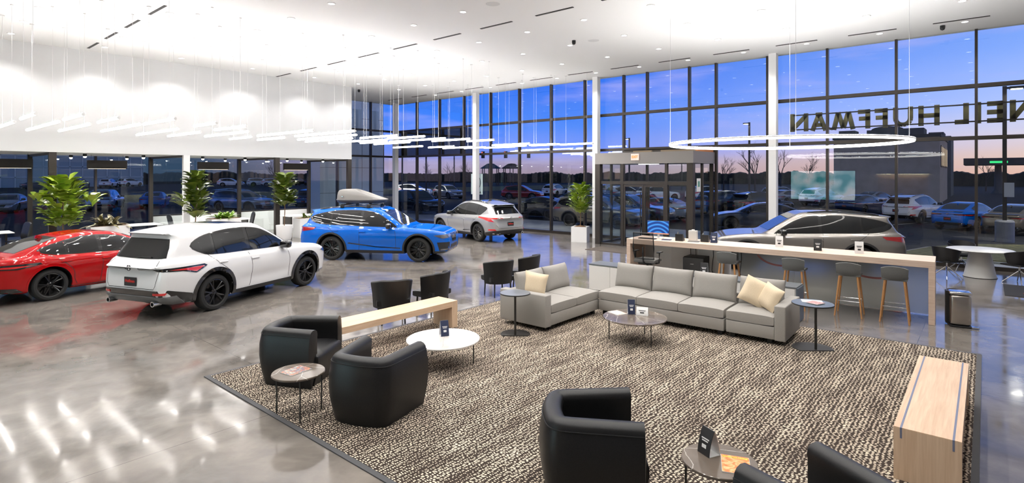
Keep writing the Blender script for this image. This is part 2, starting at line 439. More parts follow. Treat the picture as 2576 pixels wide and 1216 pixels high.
PLAB = {}
LETX = [('N', -5.4, -4.82), ('A', -4.73, -4.22), ('M', -4.08, -3.37), ('F', -3.29, -2.94), ('F', -2.81, -2.45), ('U', -2.3, -1.77), ('H', -1.63, -1.09), ('L', -0.72, -0.38), ('I', -0.21, -0.11), ('E', 0.04, 0.4), ('N', 0.55, 1.0)]
# ------------------------------------------------------------ room shell
CH = 7.0            # ceiling height
FY = 21.1           # inside face of the front curtain wall
WX = -27.3          # west curtain wall
BX = -23.4          # bulkhead over the offices
EX = 7.0; SY = -7.0

o = MB().b2((WX - 0.3, SY - 0.3, -0.12), (EX + 0.3, FY + 0.25, 0)).build('floor', M['floor']); struct(o, 'polished concrete showroom floor')
o = MB().b2((WX - 0.3, SY - 0.3, CH), (EX + 0.3, FY + 0.25, CH + 0.3)).build('ceiling', M['ceil']); struct(o, 'flat white showroom ceiling')
o = MB().b2((BX - 0.25, SY, 3.50), (BX, 15.5, CH)).build('wall_left', M['bulk']); struct(o, 'tall white wall panel over the glazed offices')
o = MB().b2((WX, SY, 3.50), (BX - 0.25, 15.5, 3.62)).build('trim_1', M['white']); struct(o, 'white soffit over the offices')
o = MB().b2((WX - 0.3, SY - 0.3, 0), (EX + 0.3, SY, CH)).build('wall_back', M['white']); struct(o)
o = MB().b2((EX, SY, 0), (EX + 0.3, FY + 0.2, CH)).build('wall_right', M['white']); struct(o)

ZT = (3.83, 5.35)   # transoms of the tall glazing
def bay(n, a, b, along, zs=(0.0, CH), trans=ZT, mull=True, label=None, fw=0.07, base=0.12, zero=0.0):
    """one bay of curtain wall between a and b along x (front) or y (west)"""
    f = MB()
    d = 0.16
    def bx(u0, u1, z0, z1, dd=d):
        if along == 'x': f.b2((u0, FY - 0.02, z0), (u1, FY + dd, z1))
        else: f.b2((WX - dd, u0, z0), (WX + 0.02, u1, z1))
    bx(a - fw / 2, a + fw / 2, zs[0], zs[1])
    bx(a + fw / 2, b - fw / 2, zs[0], zs[0] + base)
    for z in trans:
        bx(a + fw / 2, b - fw / 2, z - 0.055, z + 0.055)
    fo = f.build('window_%d' % n, M['frame']); struct(fo, label)
    g = MB()
    if along == 'x': g.b2((a, FY + 0.05, zs[0]), (b, FY + 0.06, zs[1]))
    else: g.b2((WX - 0.06, a, zs[0]), (WX - 0.05, b, zs[1]))
    go = g.build('pane', M['glass'], fo)
    return fo
WN = [0]
def nb(*a, **k):
    WN[0] += 1
    return bay(WN[0], *a, **k)
xs = [-27.2, -25.3, -23.35, -21.4, -19.45, -17.52, -15.58, -13.7, -11.74]
for a, b in zip(xs[:-1], xs[1:]): nb(a, b, 'x')
vx = [-11.74, -10.65, -8.85, -7.8]
for a, b in zip(vx[:-1], vx[1:]): nb(a, b, 'x', zs=(3.7, CH), base=0.1)
xs = [-7.8, -5.95, -4.05, -2.13, -0.2, 1.72, 3.64, 5.56, 7.0]
for a, b in zip(xs[:-1], xs[1:]): nb(a, b, 'x')
ys = [15.5, 17.2, 19.4, 21.1]
for a, b in zip(ys[:-1], ys[1:]): nb(a, b, 'y')
ys = [-7.0, -3.2, 0.4, 2.3, 4.2, 6.2, 8.15]
for a, b in zip(ys[:-1], ys[1:]): nb(a, b, 'y', zs=(0, 3.5), trans=(), base=0.1)
# two office bays with a low white wall under the glass
for a, b in ((8.15, 11.9), (11.9, 15.5)):
    nb(a, b, 'y', zs=(0.95, 3.5), trans=(), base=0.06)
o = MB().b2((WX - 0.2, 8.15, 0), (WX + 0.02, 15.5, 0.95)).build('wall_west', M['white']); struct(o)

for i, x in enumerate((-26.88, -20.19, -12.9, -5.67, 1.6)):
    o = MB().b2((x - 0.125, 20.70, 0), (x + 0.125, 20.95, CH)).build('column', M['white']); struct(o, 'white square column standing at the front glass')

# corner of the room: dark wall panel outside the glass (back of the shop sign)
# ------------------------------------------------------------ glass office partitions
PY = [0.4, 4.15, 8.1, 11.8, 15.4]
def partition(y, label):
    t = thing('glass_partition', label, 'glass partition', (0, 0, 0), 0, 'glass partitions between the offices')
    wh = abs(y - 8.1) < 0.01
    MB().b2((BX - 0.16, y - (0.02 if wh else 0.10), 0), (BX, y + (0.20 if wh else 0.10), 3.5)).build('post', M['white'] if wh else M['frame'], t)
    MB().b2((WX + 0.03, y - 0.07, 0), (WX + 0.19, y + 0.07, 3.5)).build('post', M['frame'], t)
    MB().b2((WX + 0.19, y - 0.03, 3.42), (BX - 0.16, y + 0.03, 3.5)).b2((WX + 0.19, y - 0.03, 0), (BX - 0.16, y + 0.03, 0.06)).build('rail', M['frame'], t)
    g = MB()
    for a, b in ((WX + 0.19, -25.36), (-25.35, BX - 0.16)): g.b2((a, y - 0.006, 0.06), (b, y + 0.006, 3.42))
    g.build('pane', M['pglass'], t)
    return t
plab = {4.15: 'glass partition with dark post beside the tall fig over the red sedan', 8.1: 'glass partition with a white front post behind the narrow fig', 11.8: 'glass partition with dark post behind the leggy fig in office', 15.4: 'glass partition with dark post nearest the room corner', 0.4: 'glass partition at the left edge of the view'}
for y in PY:
    if y > 1: partition(y, plab[y])

# ------------------------------------------------------------ entrance vestibule
VX0, VX1, VY = -11.78, -7.86, 19.05
t = thing('entrance_vestibule', 'dark metal framed glass entrance vestibule with grey header', 'entrance vestibule')
h = MB().b2((VX0 - 0.05, VY - 0.05, 3.17), (VX1 + 0.05, FY - 0.06, 3.60)).build('header_panel', M['bronze'], t)
for (x, y) in ((VX0 + 0.06, VY + 0.06), (VX1 - 0.09, VY + 0.09)):
    MB().b2((x - 0.11, y - 0.11, 0), (x + 0.11, y + 0.11, 3.17)).build('corner_post', M['frame'], t)
for (x, y) in ((VX0 + 0.05, FY - 0.12), (VX1 - 0.05, FY - 0.12)):
    MB().b2((x - 0.06, y - 0.06, 0), (x + 0.06, y + 0.06, 3.17)).build('rear_post', M['frame'], t)
fx = [-10.65, -8.85]
f = MB()
for x in fx: f.b2((x - 0.05, VY, 0), (x + 0.05, VY + 0.1, 3.17))
f.b2((VX0 + 0.17, VY + 0.01, 2.38), (VX1 - 0.2, VY + 0.09, 2.50)).b2((VX0 + 0.17, VY + 0.01, 0), (-10.7, VY + 0.09, 0.08)).b2((-8.8, VY + 0.01, 0), (VX1 - 0.2, VY + 0.09, 0.08))
f.build('front_frame', M['frame'], t)
for x in (VX0 + 0.05, VX1 - 0.07):
    MB().b2((x - 0.04, 20.05, 0), (x + 0.04, 20.15, 3.17)).b2((x - 0.04, VY + 0.2, 0), (x + 0.04, FY - 0.18, 0.08)).build('side_frame', M['frame'], t)
g = MB().b2((VX0 + 0.17, VY + 0.045, 0.08), (-10.7, VY + 0.055, 3.17)).b2((-8.8, VY + 0.045, 0.08), (VX1 - 0.2, VY + 0.055, 3.17)).b2((-10.6, VY + 0.045, 2.5), (-8.9, VY + 0.055, 3.17))
for x in (VX0 + 0.05, VX1 - 0.07): g.b2((x - 0.005, VY + 0.2, 0.08), (x + 0.005, FY - 0.18, 3.17))
g.build('fixed_glass', M['pglass'], t)
def leaf(x0, x1, hx, y, nm='door'):
    d = MB()
    d.b2((x0, y, 0.01), (x0 + 0.07, y + 0.05, 2.37)).b2((x1 - 0.07, y, 0.01), (x1, y + 0.05, 2.37)).b2((x0 + 0.07, y, 0.01), (x1 - 0.07, y + 0.05, 0.16)).b2((x0 + 0.07, y, 2.29), (x1 - 0.07, y + 0.05, 2.37))
    d = d.build(nm, M['frame'], t)
    MB().b2((x0 + 0.07, y + 0.02, 0.16), (x1 - 0.07, y + 0.03, 2.29)).build('door_glass', M['pglass'], d)
    MB().tube([(hx, y - 0.06, 0.35), (hx, y - 0.06, 2.1)], 0.018, 8).build('door_handle', M['black'], d)
leaf(-10.60, -9.755, -9.85, VY + 0.02); leaf(-9.745, -8.90, -9.65, VY + 0.02)
leaf(-10.60, -9.755, -9.85, FY); leaf(-9.745, -8.90, -9.65, FY)
f = MB()
for x in (-11.74, -10.65, -8.85, -7.8): f.b2((x - 0.045, FY, 0), (x + 0.045, FY + 0.1, 3.7))
f.b2((-11.7, FY, 2.38), (-7.85, FY + 0.1, 2.5)).b2((-11.7, FY, 3.6), (-7.85, FY + 0.1, 3.72)).b2((-11.7, FY, 0), (-10.7, FY + 0.1, 0.1)).b2((-8.8, FY, 0), (-7.85, FY + 0.1, 0.1))
f.build('outer_frame', M['frame'], t)
MB().b2((-11.7, FY + 0.045, 0.1), (-10.7, FY + 0.055, 3.6)).b2((-8.8, FY + 0.045, 0.1), (-7.85, FY + 0.055, 3.6)).b2((-10.6, FY + 0.045, 2.5), (-8.9, FY + 0.055, 3.6)).build('outer_glass', M['pglass'], t)
# light in the vestibule ceiling
MB().b2((-10.4, 19.9, 3.155), (-9.6, 20.05, 3.17)).build('light_strip', M['lens'], t)
t = thing('exit_sign', 'lit white exit sign with red letters on the vestibule header', 'sign', (-10.05, VY - 0.06, 3.30))
MB().b2((-0.16, -0.05, 0), (0.16, 0.0, 0.24)).build('sign_case', M['exitbg'], t)
text_obj('lettering', 'EXIT', 0.125, M['exit'], t, T(0, -0.053, 0.12) @ RX(90), 0.003, 0.006)
o = MB().b2((-7.62 - 0.2, VY + 0.28, 2.15), (-7.62 - 0.19, VY + 0.62, 2.62)).build('notice', M['paper']); tag(o, 'white notice with green mark on the side glass of the vestibule', 'notice')
MB().b2((-7.81, VY + 0.36, 2.32), (-7.805, VY + 0.53, 2.52)).build('emblem', mat('green emblem', (0.12, 0.3, 0.24), 0.6), o)
o = MB().b2((-11.2, 17.3, 0.0), (-9.0, 18.5, 0.012)).build('door_mat', mat('brown grey mat', (0.075, 0.06, 0.05), 0.95)); tag(o, 'brown entrance mat lying before the vestibule doors', 'mat')
# wood crates kept on top of the vestibule, in front of the upper glass
for k, (x0, x1, m, lb) in enumerate(((-10.9, -10.1, 'tan', 'tan board on the vestibule roof left of the gap'), (-9.7, -7.95, 'tan', 'long tan board on the vestibule roof towards its right corner'))):
    o = MB().b2((x0, 20.4, 3.6), (x1, 20.5, 3.72)).build('board', M[m]); tag(o, lb, 'board')
o = MB().b2((-7.93, 19.5, 3.6), (-7.83, 20.95, 3.70)).build('board', M['orange']); tag(o, 'orange wood board on the vestibule roof edge', 'board')

# ------------------------------------------------------------ ceiling fittings
def g3(px, py, z):
    Z = (CAMZ - z) * 1399.0 / (py - 440); X = (px - 1288) * Z / 1399.0
    return (0.7616 * X - 0.6481 * Z, 0.6481 * X + 0.7616 * Z)
DIF = [((-22.77, 11.05), 2.2)]
def slots():
    # rows of linear slot diffusers: row line y, list of (x0, x1)
    rows = SLOTS
    i = 0
    for y, spans, lab in rows:
        for k, (x0, x1) in enumerate(spans):
            t = MB().b2((x0, y - 0.035, CH - 0.012), (x1, y + 0.035, CH - 0.001)).build('slot_diffuser', mat('slot black', (0.02, 0.02, 0.02), 0.6) if 'slot black' not in bpy.data.materials else bpy.data.materials['slot black'])
            tag(t, lab, 'air vent', lab)

def downlights():
    lens = MB().cyl((0, 0, -0.012), 0.075, 0.008, 20); lo = None
    proto = thing('downlight', 'small round recessed downlight in the white ceiling', 'light', (0, 0, CH), 0, 'recessed ceiling downlights')
    MB().lathe([(0.075, -0.013), (0.10, -0.013), (0.105, -0.001), (0.075, -0.001)], (0, 0, 0), 20).build('trim_ring', M['white'], proto)
    lens.build('lens', M['lens'], proto)
    la = bpy.data.lights.new('downlight beam', 'SPOT'); la.energy = 200; la.spot_size = R(125); la.spot_blend = 0.6; la.shadow_soft_size = 0.08; la.color = (1, 0.968, 0.93)
    lo = bpy.data.objects.new('beam', la); COL.objects.link(lo); lo.parent = proto; lo.location = (0, 0, -0.03)
    first = True
    for (x, y) in DOWN:
        if first: proto.location = (x, y, CH); first = False
        else: dup(proto, (x, y, CH), 0)

def office_lights():
    proto = thing('office_spot', 'bright spot lamp in the office soffit', 'light', (0, 0, 3.5), 0, 'spot lamps under the office soffit')
    MB().lathe([(0.05, -0.10), (0.06, -0.10), (0.06, 0.0), (0.05, 0.0)], (0, 0, 0), 16).build('housing', M['black'], proto)
    MB().lathe([(0.05, -0.095), (0.045, -0.125), (0.025, -0.145), (0.0, -0.15)], (0, 0, 0), 16).build('lens', M['bulb'], proto)
    la = bpy.data.lights.new('office beam', 'SPOT'); la.energy = 190; la.spot_size = R(140); la.spot_blend = 0.6; la.shadow_soft_size = 0.06; la.color = (1, 0.96, 0.9)
    lo = bpy.data.objects.new('beam', la); COL.objects.link(lo); lo.parent = proto; lo.location = (0, 0, -0.16)
    first = True
    for y in (2.4, 5.2, 7.0, 9.1, 10.8, 12.7, 14.5):
        for x in (-24.3, -26.3):
            if first: proto.location = (x, y, 3.5); first = False
            else: dup(proto, (x, y, 3.5), 0)

def pendants():
    for k, (x0, x1, y) in enumerate(STICKS):
        z = 4.05
        t = thing('stick_pendant', PLAB[k] if k in PLAB else 'glowing white stick pendant in the long hanging cluster', 'pendant light', (x0, y, z), 0, 'stick pendants in the hanging cluster')
        Lh = x1 - x0
        MB().tube([(0.012, 0, 0), (Lh - 0.012, 0, 0)], 0.034, 10).build('tube', M['lamp'], t, True)
        MB().tube([(0, 0, 0), (0.012, 0, 0)], 0.036, 10).tube([(Lh - 0.012, 0, 0), (Lh, 0, 0)], 0.036, 10).build('end_cap', M['white'], t)
        MB().b2((0.03, -0.014, 0.0345), (Lh - 0.03, 0.014, 0.036)).build('added_fill_strip', M['added_fill2'], t)  # added upward glow, unseen from below, brightens the ceiling over the cluster
        for u in (0.18, 0.82):
            MB().tube([(Lh * u, 0, 0.03), (Lh * u, 0, CH - z - 0.02)], 0.0035, 5).build('cable', M['cable'], t)
        MB().cyl((Lh * 0.18, 0, CH - z - 0.02), 0.05, 0.018, 16).cyl((Lh * 0.82, 0, CH - z - 0.02), 0.03, 0.018, 12).build('canopy', M['white'], t)

# ring pendant
t = thing('ring_pendant', 'huge thin glowing ring light hanging above the reception counter', 'pendant light', (-3.95, 15.25, 3.53))
rr = 2.74
MB().tube([(rr * math.cos(a * PI / 48), rr * math.sin(a * PI / 48), 0) for a in range(96)], 0.024, 8, True).build('light_ring', M['ring'], t, True)
for a in (20, 100, 200, 290):
    MB().tube([(rr * math.cos(R(a)), rr * math.sin(R(a)), 0.03), (rr * math.cos(R(a)), rr * math.sin(R(a)), CH - 3.53)], 0.004, 5).build('cable', M['cable'], t)
MB().lathe([(rr - 0.028, 0.052), (rr + 0.028, 0.052)], (0, 0, 0), 96).build('added_fill_strip', M['added_fill'], t)  # added glowing band facing up, hidden from below, fills the ceiling with light
MB().lathe([(rr - 0.03, 0.022), (rr + 0.03, 0.022), (rr + 0.03, 0.05), (rr - 0.03, 0.05), (rr - 0.03, 0.022)], (0, 0, 0), 96).build('ring_housing', M['white'], t)
# security cameras, speakers and sprinklers on the ceiling
for k, (px, py, lb) in enumerate(((1443.5, 102, 'small black ceiling camera near the middle of the ceiling'), (2371, 64.5, 'small black ceiling camera by the right windows'), (903, 225.5, 'small black ceiling camera near the corner glass'))):
    x, y = g3(px, py, CH)
    t = thing('ceiling_camera', lb, 'camera', (x, y, CH))
    MB().cyl((0, 0, -0.05), 0.06, 0.05, 16).build('mount', M['plastic'], t)
    MB().lathe([(0.0, -0.14), (0.045, -0.12), (0.06, -0.08), (0.06, -0.05)], (0, 0, 0), 16).build('dome', M['plastic'], t, True)
for k, (px, py, lb) in enumerate(((1240, 10, 'white round speaker grille in the ceiling, leftmost of three'), (1493, 102, 'white round speaker grille beside the middle ceiling camera'), (2045, 2, 'white round speaker grille at the top edge, rightmost of three'))):
    x, y = g3(px, py, CH)
    o = MB().lathe([(0.0, -0.006), (0.17, -0.006), (0.18, -0.001)], (0, 0, 0), 28).build('ceiling_speaker', mat('speaker mesh', (0.75, 0.75, 0.75), 0.7)); o.location = (x, y, CH)
    tag(o, lb, 'speaker')
# ------------------------------------------------------------ cars: bodies meshed from blended profiles
def paint(name, col, metal=0.0, rough=0.28):
    m = mat('paint ' + name, col, rough, metal, coat=1.0, spec=0.5 if metal else 0.0)
    return m
PAINT = {
    'white': paint('white', (0.80, 0.80, 0.81)), 'red': paint('red', (0.40, 0.004, 0.006)), 'blue': paint('blue', (0.002, 0.12, 0.58)),
    'silver': paint('silver', (0.50, 0.50, 0.505), 0.55, 0.3), 'grey': paint('warm grey', (0.25, 0.232, 0.215), 0.6, 0.3), 'black': paint('black', (0.012, 0.013, 0.016)),
    'navy': paint('navy', (0.008, 0.03, 0.085), 0.3), 'tan': paint('tan', (0.21, 0.175, 0.13), 0.5), 'lblue': paint('pale blue', (0.22, 0.33, 0.45), 0.4), 'dred': paint('dark red', (0.32, 0.012, 0.012), 0.2)}
M['cglass'] = mat('car glass', (0.008, 0.009, 0.010), 0.02, coat=0.6)
M['wglass'] = mat('windscreen glass', (0.03, 0.034, 0.036), 0.02, coat=0.6)
M['gloss'] = mat('gloss black', (0.006, 0.006, 0.007), 0.08, coat=1.0)
M['clad'] = mat('dark cladding', (0.022, 0.022, 0.024), 0.5)
M['gclad'] = mat('grey bumper cladding', (0.16, 0.16, 0.165), 0.4)
M['under'] = mat('underbody black', (0.006, 0.006, 0.006), 0.8)
M['tyre'] = mat('tyre rubber', (0.016, 0.016, 0.016), 0.75)
M['rimb'] = mat('black alloy', (0.012, 0.012, 0.013), 0.18, 0.3, coat=0.5)
M['rimg'] = mat('dark machined alloy', (0.16, 0.155, 0.15), 0.25, 0.9)
M['tail'] = mat('tail lamp red', (0.30, 0.006, 0.008), 0.12, coat=1.0)
M['tailb'] = mat('tail lamp bright', (0.62, 0.02, 0.02), 0.12, coat=1.0)
M['head'] = mat('head lamp glass', (0.22, 0.23, 0.25), 0.08, 0.6, coat=1.0)
M['seam'] = mat('panel gap', (0.015, 0.015, 0.015), 0.7)
M['amber'] = mat('amber reflector', (0.5, 0.14, 0.02), 0.2)

def smooth_poly(pts, n=5, closed=True):
    P = [np.array(p, float) for p in pts]; out = []; k = len(P)
    for i in range(k if closed else k - 1):
        p0, p1, p2, p3 = P[(i - 1) % k], P[i], P[(i + 1) % k], P[(i + 2) % k]
        if not closed:
            p0 = P[max(i - 1, 0)]; p3 = P[min(i + 2, k - 1)]
        for j in range(n):
            t = j / n
            a = 0.5 * (2 * p1 + (p2 - p0) * t + (2 * p0 - 5 * p1 + 4 * p2 - p3) * t * t + (3 * p1 - p0 - 3 * p2 + p3) * t ** 3)
            out.append(tuple(a))
    if not closed: out.append(tuple(P[-1]))
    return out

def sdpoly(x, z, poly):
    P = np.array(poly); d = np.full(x.shape, 1e9); s = np.ones(x.shape)
    n = len(P)
    for i in range(n):
        a, b = P[i], P[i - 1]
        ex, ez = b[0] - a[0], b[1] - a[1]
        wx_, wz_ = x - a[0], z - a[1]
        L2 = ex * ex + ez * ez + 1e-12
        t = np.clip((wx_ * ex + wz_ * ez) / L2, 0, 1)
        d = np.minimum(d, (wx_ - ex * t) ** 2 + (wz_ - ez * t) ** 2)
        c1 = z >= a[1]; c2 = z < b[1]; c3 = ex * wz_ > ez * wx_
        fl = (c1 & c2 & c3) | (~c1 & ~c2 & ~c3)
        s = np.where(fl, -s, s)
    return s * np.sqrt(d)

def smax(a, b, r):
    h = np.clip(0.5 + 0.5 * (a - b) / r, 0, 1)
    return b + (a - b) * h + r * h * (1 - h)
def smin(a, b, r): return -smax(-a, -b, r)

class CarShape:
    def __init__(s, sp):
        s.sp = sp
        s.low = smooth_poly(sp['low'], 3); s.gh = smooth_poly(sp['gh'], 3)
        s.xr = min(p[0] for p in sp['low']); s.xf = max(p[0] for p in sp['low'])
    def f2(s, x, z):
        sp = s.sp
        dl = sdpoly(x, z, s.low); dg = sdpoly(x, z, s.gh)
        W = sp['W']
        # section of the lower body: tucked sill, widest at the shoulder
        zs = sp.get('zs', 0.80)
        sec = np.where(z < zs, 1 - 0.075 * np.clip((zs - z) / 0.6, 0, 1.2) ** 1.6, 1 - 0.07 * np.clip((z - zs) / 0.3, 0, 2) ** 1.8)
        # scoop low on the doors between the wheels
        u = np.clip((x - 0.45) / (sp['wb'] - 0.9), 0, 1)
        sec = sec - 0.022 * np.sin(PI * u) ** 0.8 * np.exp(-((z - 0.52) / 0.11) ** 2)
        # haunches over the axles
        for xa in (0, sp['wb']):
            sec = sec + 0.016 * np.exp(-((x - xa) / 0.42) ** 2) * np.exp(-((z - 0.72) / 0.22) ** 2)
        fr = np.clip((x - (s.xf - 1.15)) / 1.15, 0, 1); rr = np.clip(((s.xr + 0.95) - x) / 0.95, 0, 1)
        plan = 1 - sp.get('cf', 0.30) * fr ** 3.2 - sp.get('cr', 0.24) * rr ** 3.4
        wl = W * sec * plan
        zb, zt = sp['zbelt'], sp['ztop']
        v = np.clip((z - zb) / (zt - zb), -0.4, 1.1)
        wg = W * (sp['wb_gh'] + (sp['wt_gh'] - sp['wb_gh']) * (0.65 * v + 0.35 * np.sign(v) * v * v))
        wg = wg * (1 - 0.13 * np.clip((0.25 - x) / 1.2, 0, 1) ** 1.6 - 0.10 * np.clip((x - (sp['wb'] - 1.5)) / 1.3, 0, 1.2) ** 2)
        return dl, dg, wl, wg
    def comb(s, ay, q):
        dl, dg, wl, wg = q
        b = smax(dl, (ay - wl) * 0.95, 0.11)
        g = smax(dg, (ay - wg) * 0.9, s.sp.get('rg', 0.16))
        return smin(b, g, 0.035)
    def arch(s, d, x, ay, z):
        sp = s.sp
        for xa in (0, sp['wb']):
            c = np.maximum(np.hypot(x - xa, z - sp['rw']) - sp['ra'], sp['W'] * 0.56 - ay)
            d = np.maximum(d, -c)
        return d
    def sd(s, p, arch=True):
        ay = np.abs(p[:, 1])
        d = s.comb(ay, s.f2(p[:, 0], p[:, 2]))
        return s.arch(d, p[:, 0], ay, p[:, 2]) if arch else d
    def grad(s, p, arch=True):
        e = 1e-3; g = np.zeros_like(p)
        for k in range(3):
            q = p.copy(); q[:, k] += e; r = p.copy(); r[:, k] -= e
            g[:, k] = (s.sd(q, arch) - s.sd(r, arch)) / (2 * e)
        return g
    def mesh(s, h=0.04):
        x0 = s.xr - 0.12; nx = int((s.xf - s.xr + 0.24) / h) + 1
        ny = 2 * int((s.sp['W'] + 0.1) / h) + 2; y0 = -(ny - 1) * h / 2
        nz = int((s.sp['ztop'] + 0.2) / h) + 1; z0 = 0.06
        X = x0 + h * np.arange(nx); Y = y0 + h * np.arange(ny); Z = z0 + h * np.arange(nz)
        gx, gz = np.meshgrid(X, Z, indexing='ij')
        q = [a[:, None, :] for a in s.f2(gx, gz)]
        ay = np.abs(Y)[None, :, None]
        D = s.arch(s.comb(ay, q), gx[:, None, :], ay, gz[:, None, :])
        D = np.broadcast_to(D, (nx, ny, nz))
        S = D < 0
        cs = np.stack([S[i:nx - 1 + i, j:ny - 1 + j, k:nz - 1 + k] for i in (0, 1) for j in (0, 1) for k in (0, 1)], 0)
        act = cs.any(0) & ~cs.all(0)
        idx = -np.ones(act.shape, int); idx[act] = np.arange(act.sum())
        I = np.argwhere(act)
        acc = np.zeros((len(I), 3)); cnt = np.zeros(len(I))
        corners = [(i, j, k) for i in (0, 1) for j in (0, 1) for k in (0, 1)]
        for a in range(8):
            for b in range(a + 1, 8):
                ca, cb = np.array(corners[a]), np.array(corners[b])
                if np.abs(ca - cb).sum() != 1: continue
                da = D[tuple((I + ca).T)]; db = D[tuple((I + cb).T)]
                m = (da < 0) != (db < 0)
                t = np.where(m, da / np.where(np.abs(da - db) < 1e-9, 1, da - db), 0)
                acc[m] += (ca + (cb - ca) * t[:, None])[m]; cnt[m] += 1
        V = (I + acc / np.maximum(cnt, 1)[:, None]) * h + np.array([x0, y0, z0])
        for _ in range(3):
            d = s.sd(V); g = s.grad(V)
            n2 = np.maximum((g ** 2).sum(1), 0.3)
            V = V - np.clip((d / n2), -0.02, 0.02)[:, None] * g
        F = []
        for ax in range(3):
            o1, o2 = [(1, 2), (2, 0), (0, 1)][ax]
            sl = [slice(1, None)] * 3; sl[ax] = slice(None)
            n = list(S.shape)
            A = S[tuple(slice(0, n[d] - 1) if d == ax else slice(1, n[d] - 1) for d in range(3))]
            B = S[tuple(slice(1, n[d]) if d == ax else slice(1, n[d] - 1) for d in range(3))]
            E = np.argwhere(A != B); sg = A[tuple(E.T)]
            base = E.copy()
            for d in range(3):
                if d != ax: base[:, d] += 1
            e1 = np.zeros(3, int); e1[o1] = 1; e2 = np.zeros(3, int); e2[o2] = 1
            v = [idx[tuple((base - a).T)] for a in (e1 * 0, e1, e1 + e2, e2)]
            Q = np.stack(v, 1); Q[~sg] = Q[~sg][:, ::-1]
            F.append(Q)
        F = np.concatenate(F)
        F = F[(F >= 0).all(1)]
        return V, F
    def project(s, o, d, arch=True, n=70):
        p = o.copy()
        for _ in range(n):
            p = p + d * (np.clip(s.sd(p, arch), -0.2, 0.5) * 0.72)[:, None]
        return p

def np_mesh(name, V, F):
    me = bpy.data.meshes.new(name)
    me.from_pydata([tuple(v) for v in V], [], [tuple(int(i) for i in f) for f in F])
    me.update()
    return me

def ray_map(mode):
    if mode == 'side+': return lambda a, b: ((a, 2.0, b), (0, -1, 0))
    if mode == 'side-': return lambda a, b: ((a, -2.0, b), (0, 1, 0))
    if mode == 'rear': return lambda a, b: ((-2.5, a, b), (1, 0, 0))
    if mode == 'front': return lambda a, b: ((5.5, a, b), (-1, 0, 0))
    if mode == 'top': return lambda a, b: ((a, b, 2.6), (0, 0, -1))
    if isinstance(mode, tuple):   # radial about a vertical axis at x = mode[1]; a = bearing in degrees
        def f(a, b):
            c, s_ = math.cos(R(a)), math.sin(R(a))
            return ((mode[1] + 3.2 * c, 3.2 * s_, b), (-c, -s_, 0))
        return f

def densify(poly, step):
    out = []
    n = len(poly)
    for i in range(n):
        a, b = poly[i], poly[(i + 1) % n]
        k = max(1, int(math.hypot(b[0] - a[0], b[1] - a[1]) / step + 0.5))
        for j in range(k):
            out.append((a[0] + (b[0] - a[0]) * j / k, a[1] + (b[1] - a[1]) * j / k))
    return out

def patch(cs, poly, mode, off=0.006, step=0.06, sa=1.0, back=0.02, arch=False):
    """a sheet with thickness lying on the body, outline given in the ray map's two coordinates"""
    P = densify([(a / sa, b) for a, b in poly], step)
    xs = [p[0] for p in P]; zs = [p[1] for p in P]
    inner = []
    gx = np.arange(min(xs) + step / 2, max(xs), step); gz = np.arange(min(zs) + step / 2, max(zs), step)
    if len(gx) and len(gz):
        A, B = np.meshgrid(gx, gz); A = A.ravel(); B = B.ravel()
        d = sdpoly(A, B, P)
        k = d < -step * 0.45
        inner = list(zip(A[k], B[k]))
    pts = P + inner
    n = len(P)
    co, _, fs, *_r = delaunay_2d_cdt([Vector(p) for p in pts], [(i, (i + 1) % n) for i in range(n)], [], 1, 1e-6)
    f = ray_map(mode)
    O = []; Dd = []
    for c in co:
        o, d = f(c[0] * sa, c[1]); O.append(o); Dd.append(d)
    O = np.array(O, float); Dd = np.array(Dd, float)
    p = cs.project(O, Dd, arch)
    g = cs.grad(p, arch); g /= np.maximum(np.linalg.norm(g, axis=1), 1e-6)[:, None]
    top = p + g * off; bot = p - g * back
    k = len(top)
    cnt = {}
    F = []
    e = fs[0]
    # orient outwards
    def nrm(t): return np.cross(top[t[1]] - top[t[0]], top[t[2]] - top[t[0]])
    for t in fs:
        t = list(t)
        if nrm(t) @ g[t[0]] < 0: t = t[::-1]
        F.append(t)
        for i in range(len(t)):
            cnt[(t[i], t[(i + 1) % len(t)])] = 1
    for (a, b) in list(cnt):
        if (b, a) not in cnt:
            F.append([b, a, a + k, b + k])
    return np.vstack([top, bot]), F

def merge(parts):
    V = []; F = []; n = 0
    for v, f in parts:
        V.append(v); F += [[i + n for i in t] for t in f]; n += len(v)
    return np.vstack(V), F

def mir(v, f):
    w = v.copy(); w[:, 1] *= -1
    return w, [t[::-1] for t in f]

def clip_x(poly, x, keep):
    out = []
    n = len(poly)
    for i in range(n):
        a, b = poly[i], poly[(i + 1) % n]
        ina = (a[0] >= x) if keep > 0 else (a[0] <= x); inb = (b[0] >= x) if keep > 0 else (b[0] <= x)
        if ina: out.append(a)
        if ina != inb:
            t = (x - a[0]) / (b[0] - a[0]); out.append((x, a[1] + (b[1] - a[1]) * t))
    return out

def shrink(poly, d):
    P = [np.array(p) for p in poly]; n = len(P); out = []
    ar = sum(P[i][0] * P[(i + 1) % n][1] - P[(i + 1) % n][0] * P[i][1] for i in range(n))
    sg = 1 if ar > 0 else -1
    for i in range(n):
        a, b, c = P[i - 1], P[i], P[(i + 1) % n]
        u = (b - a) / (np.linalg.norm(b - a) + 1e-9); v = (c - b) / (np.linalg.norm(c - b) + 1e-9)
        nn = np.array([-(u[1] + v[1]), u[0] + v[0]]) * sg
        L_ = np.linalg.norm(nn)
        out.append(tuple(b + nn / (L_ + 1e-9) * d * min(2.0, 2 / max(L_, 0.6))))
    return out

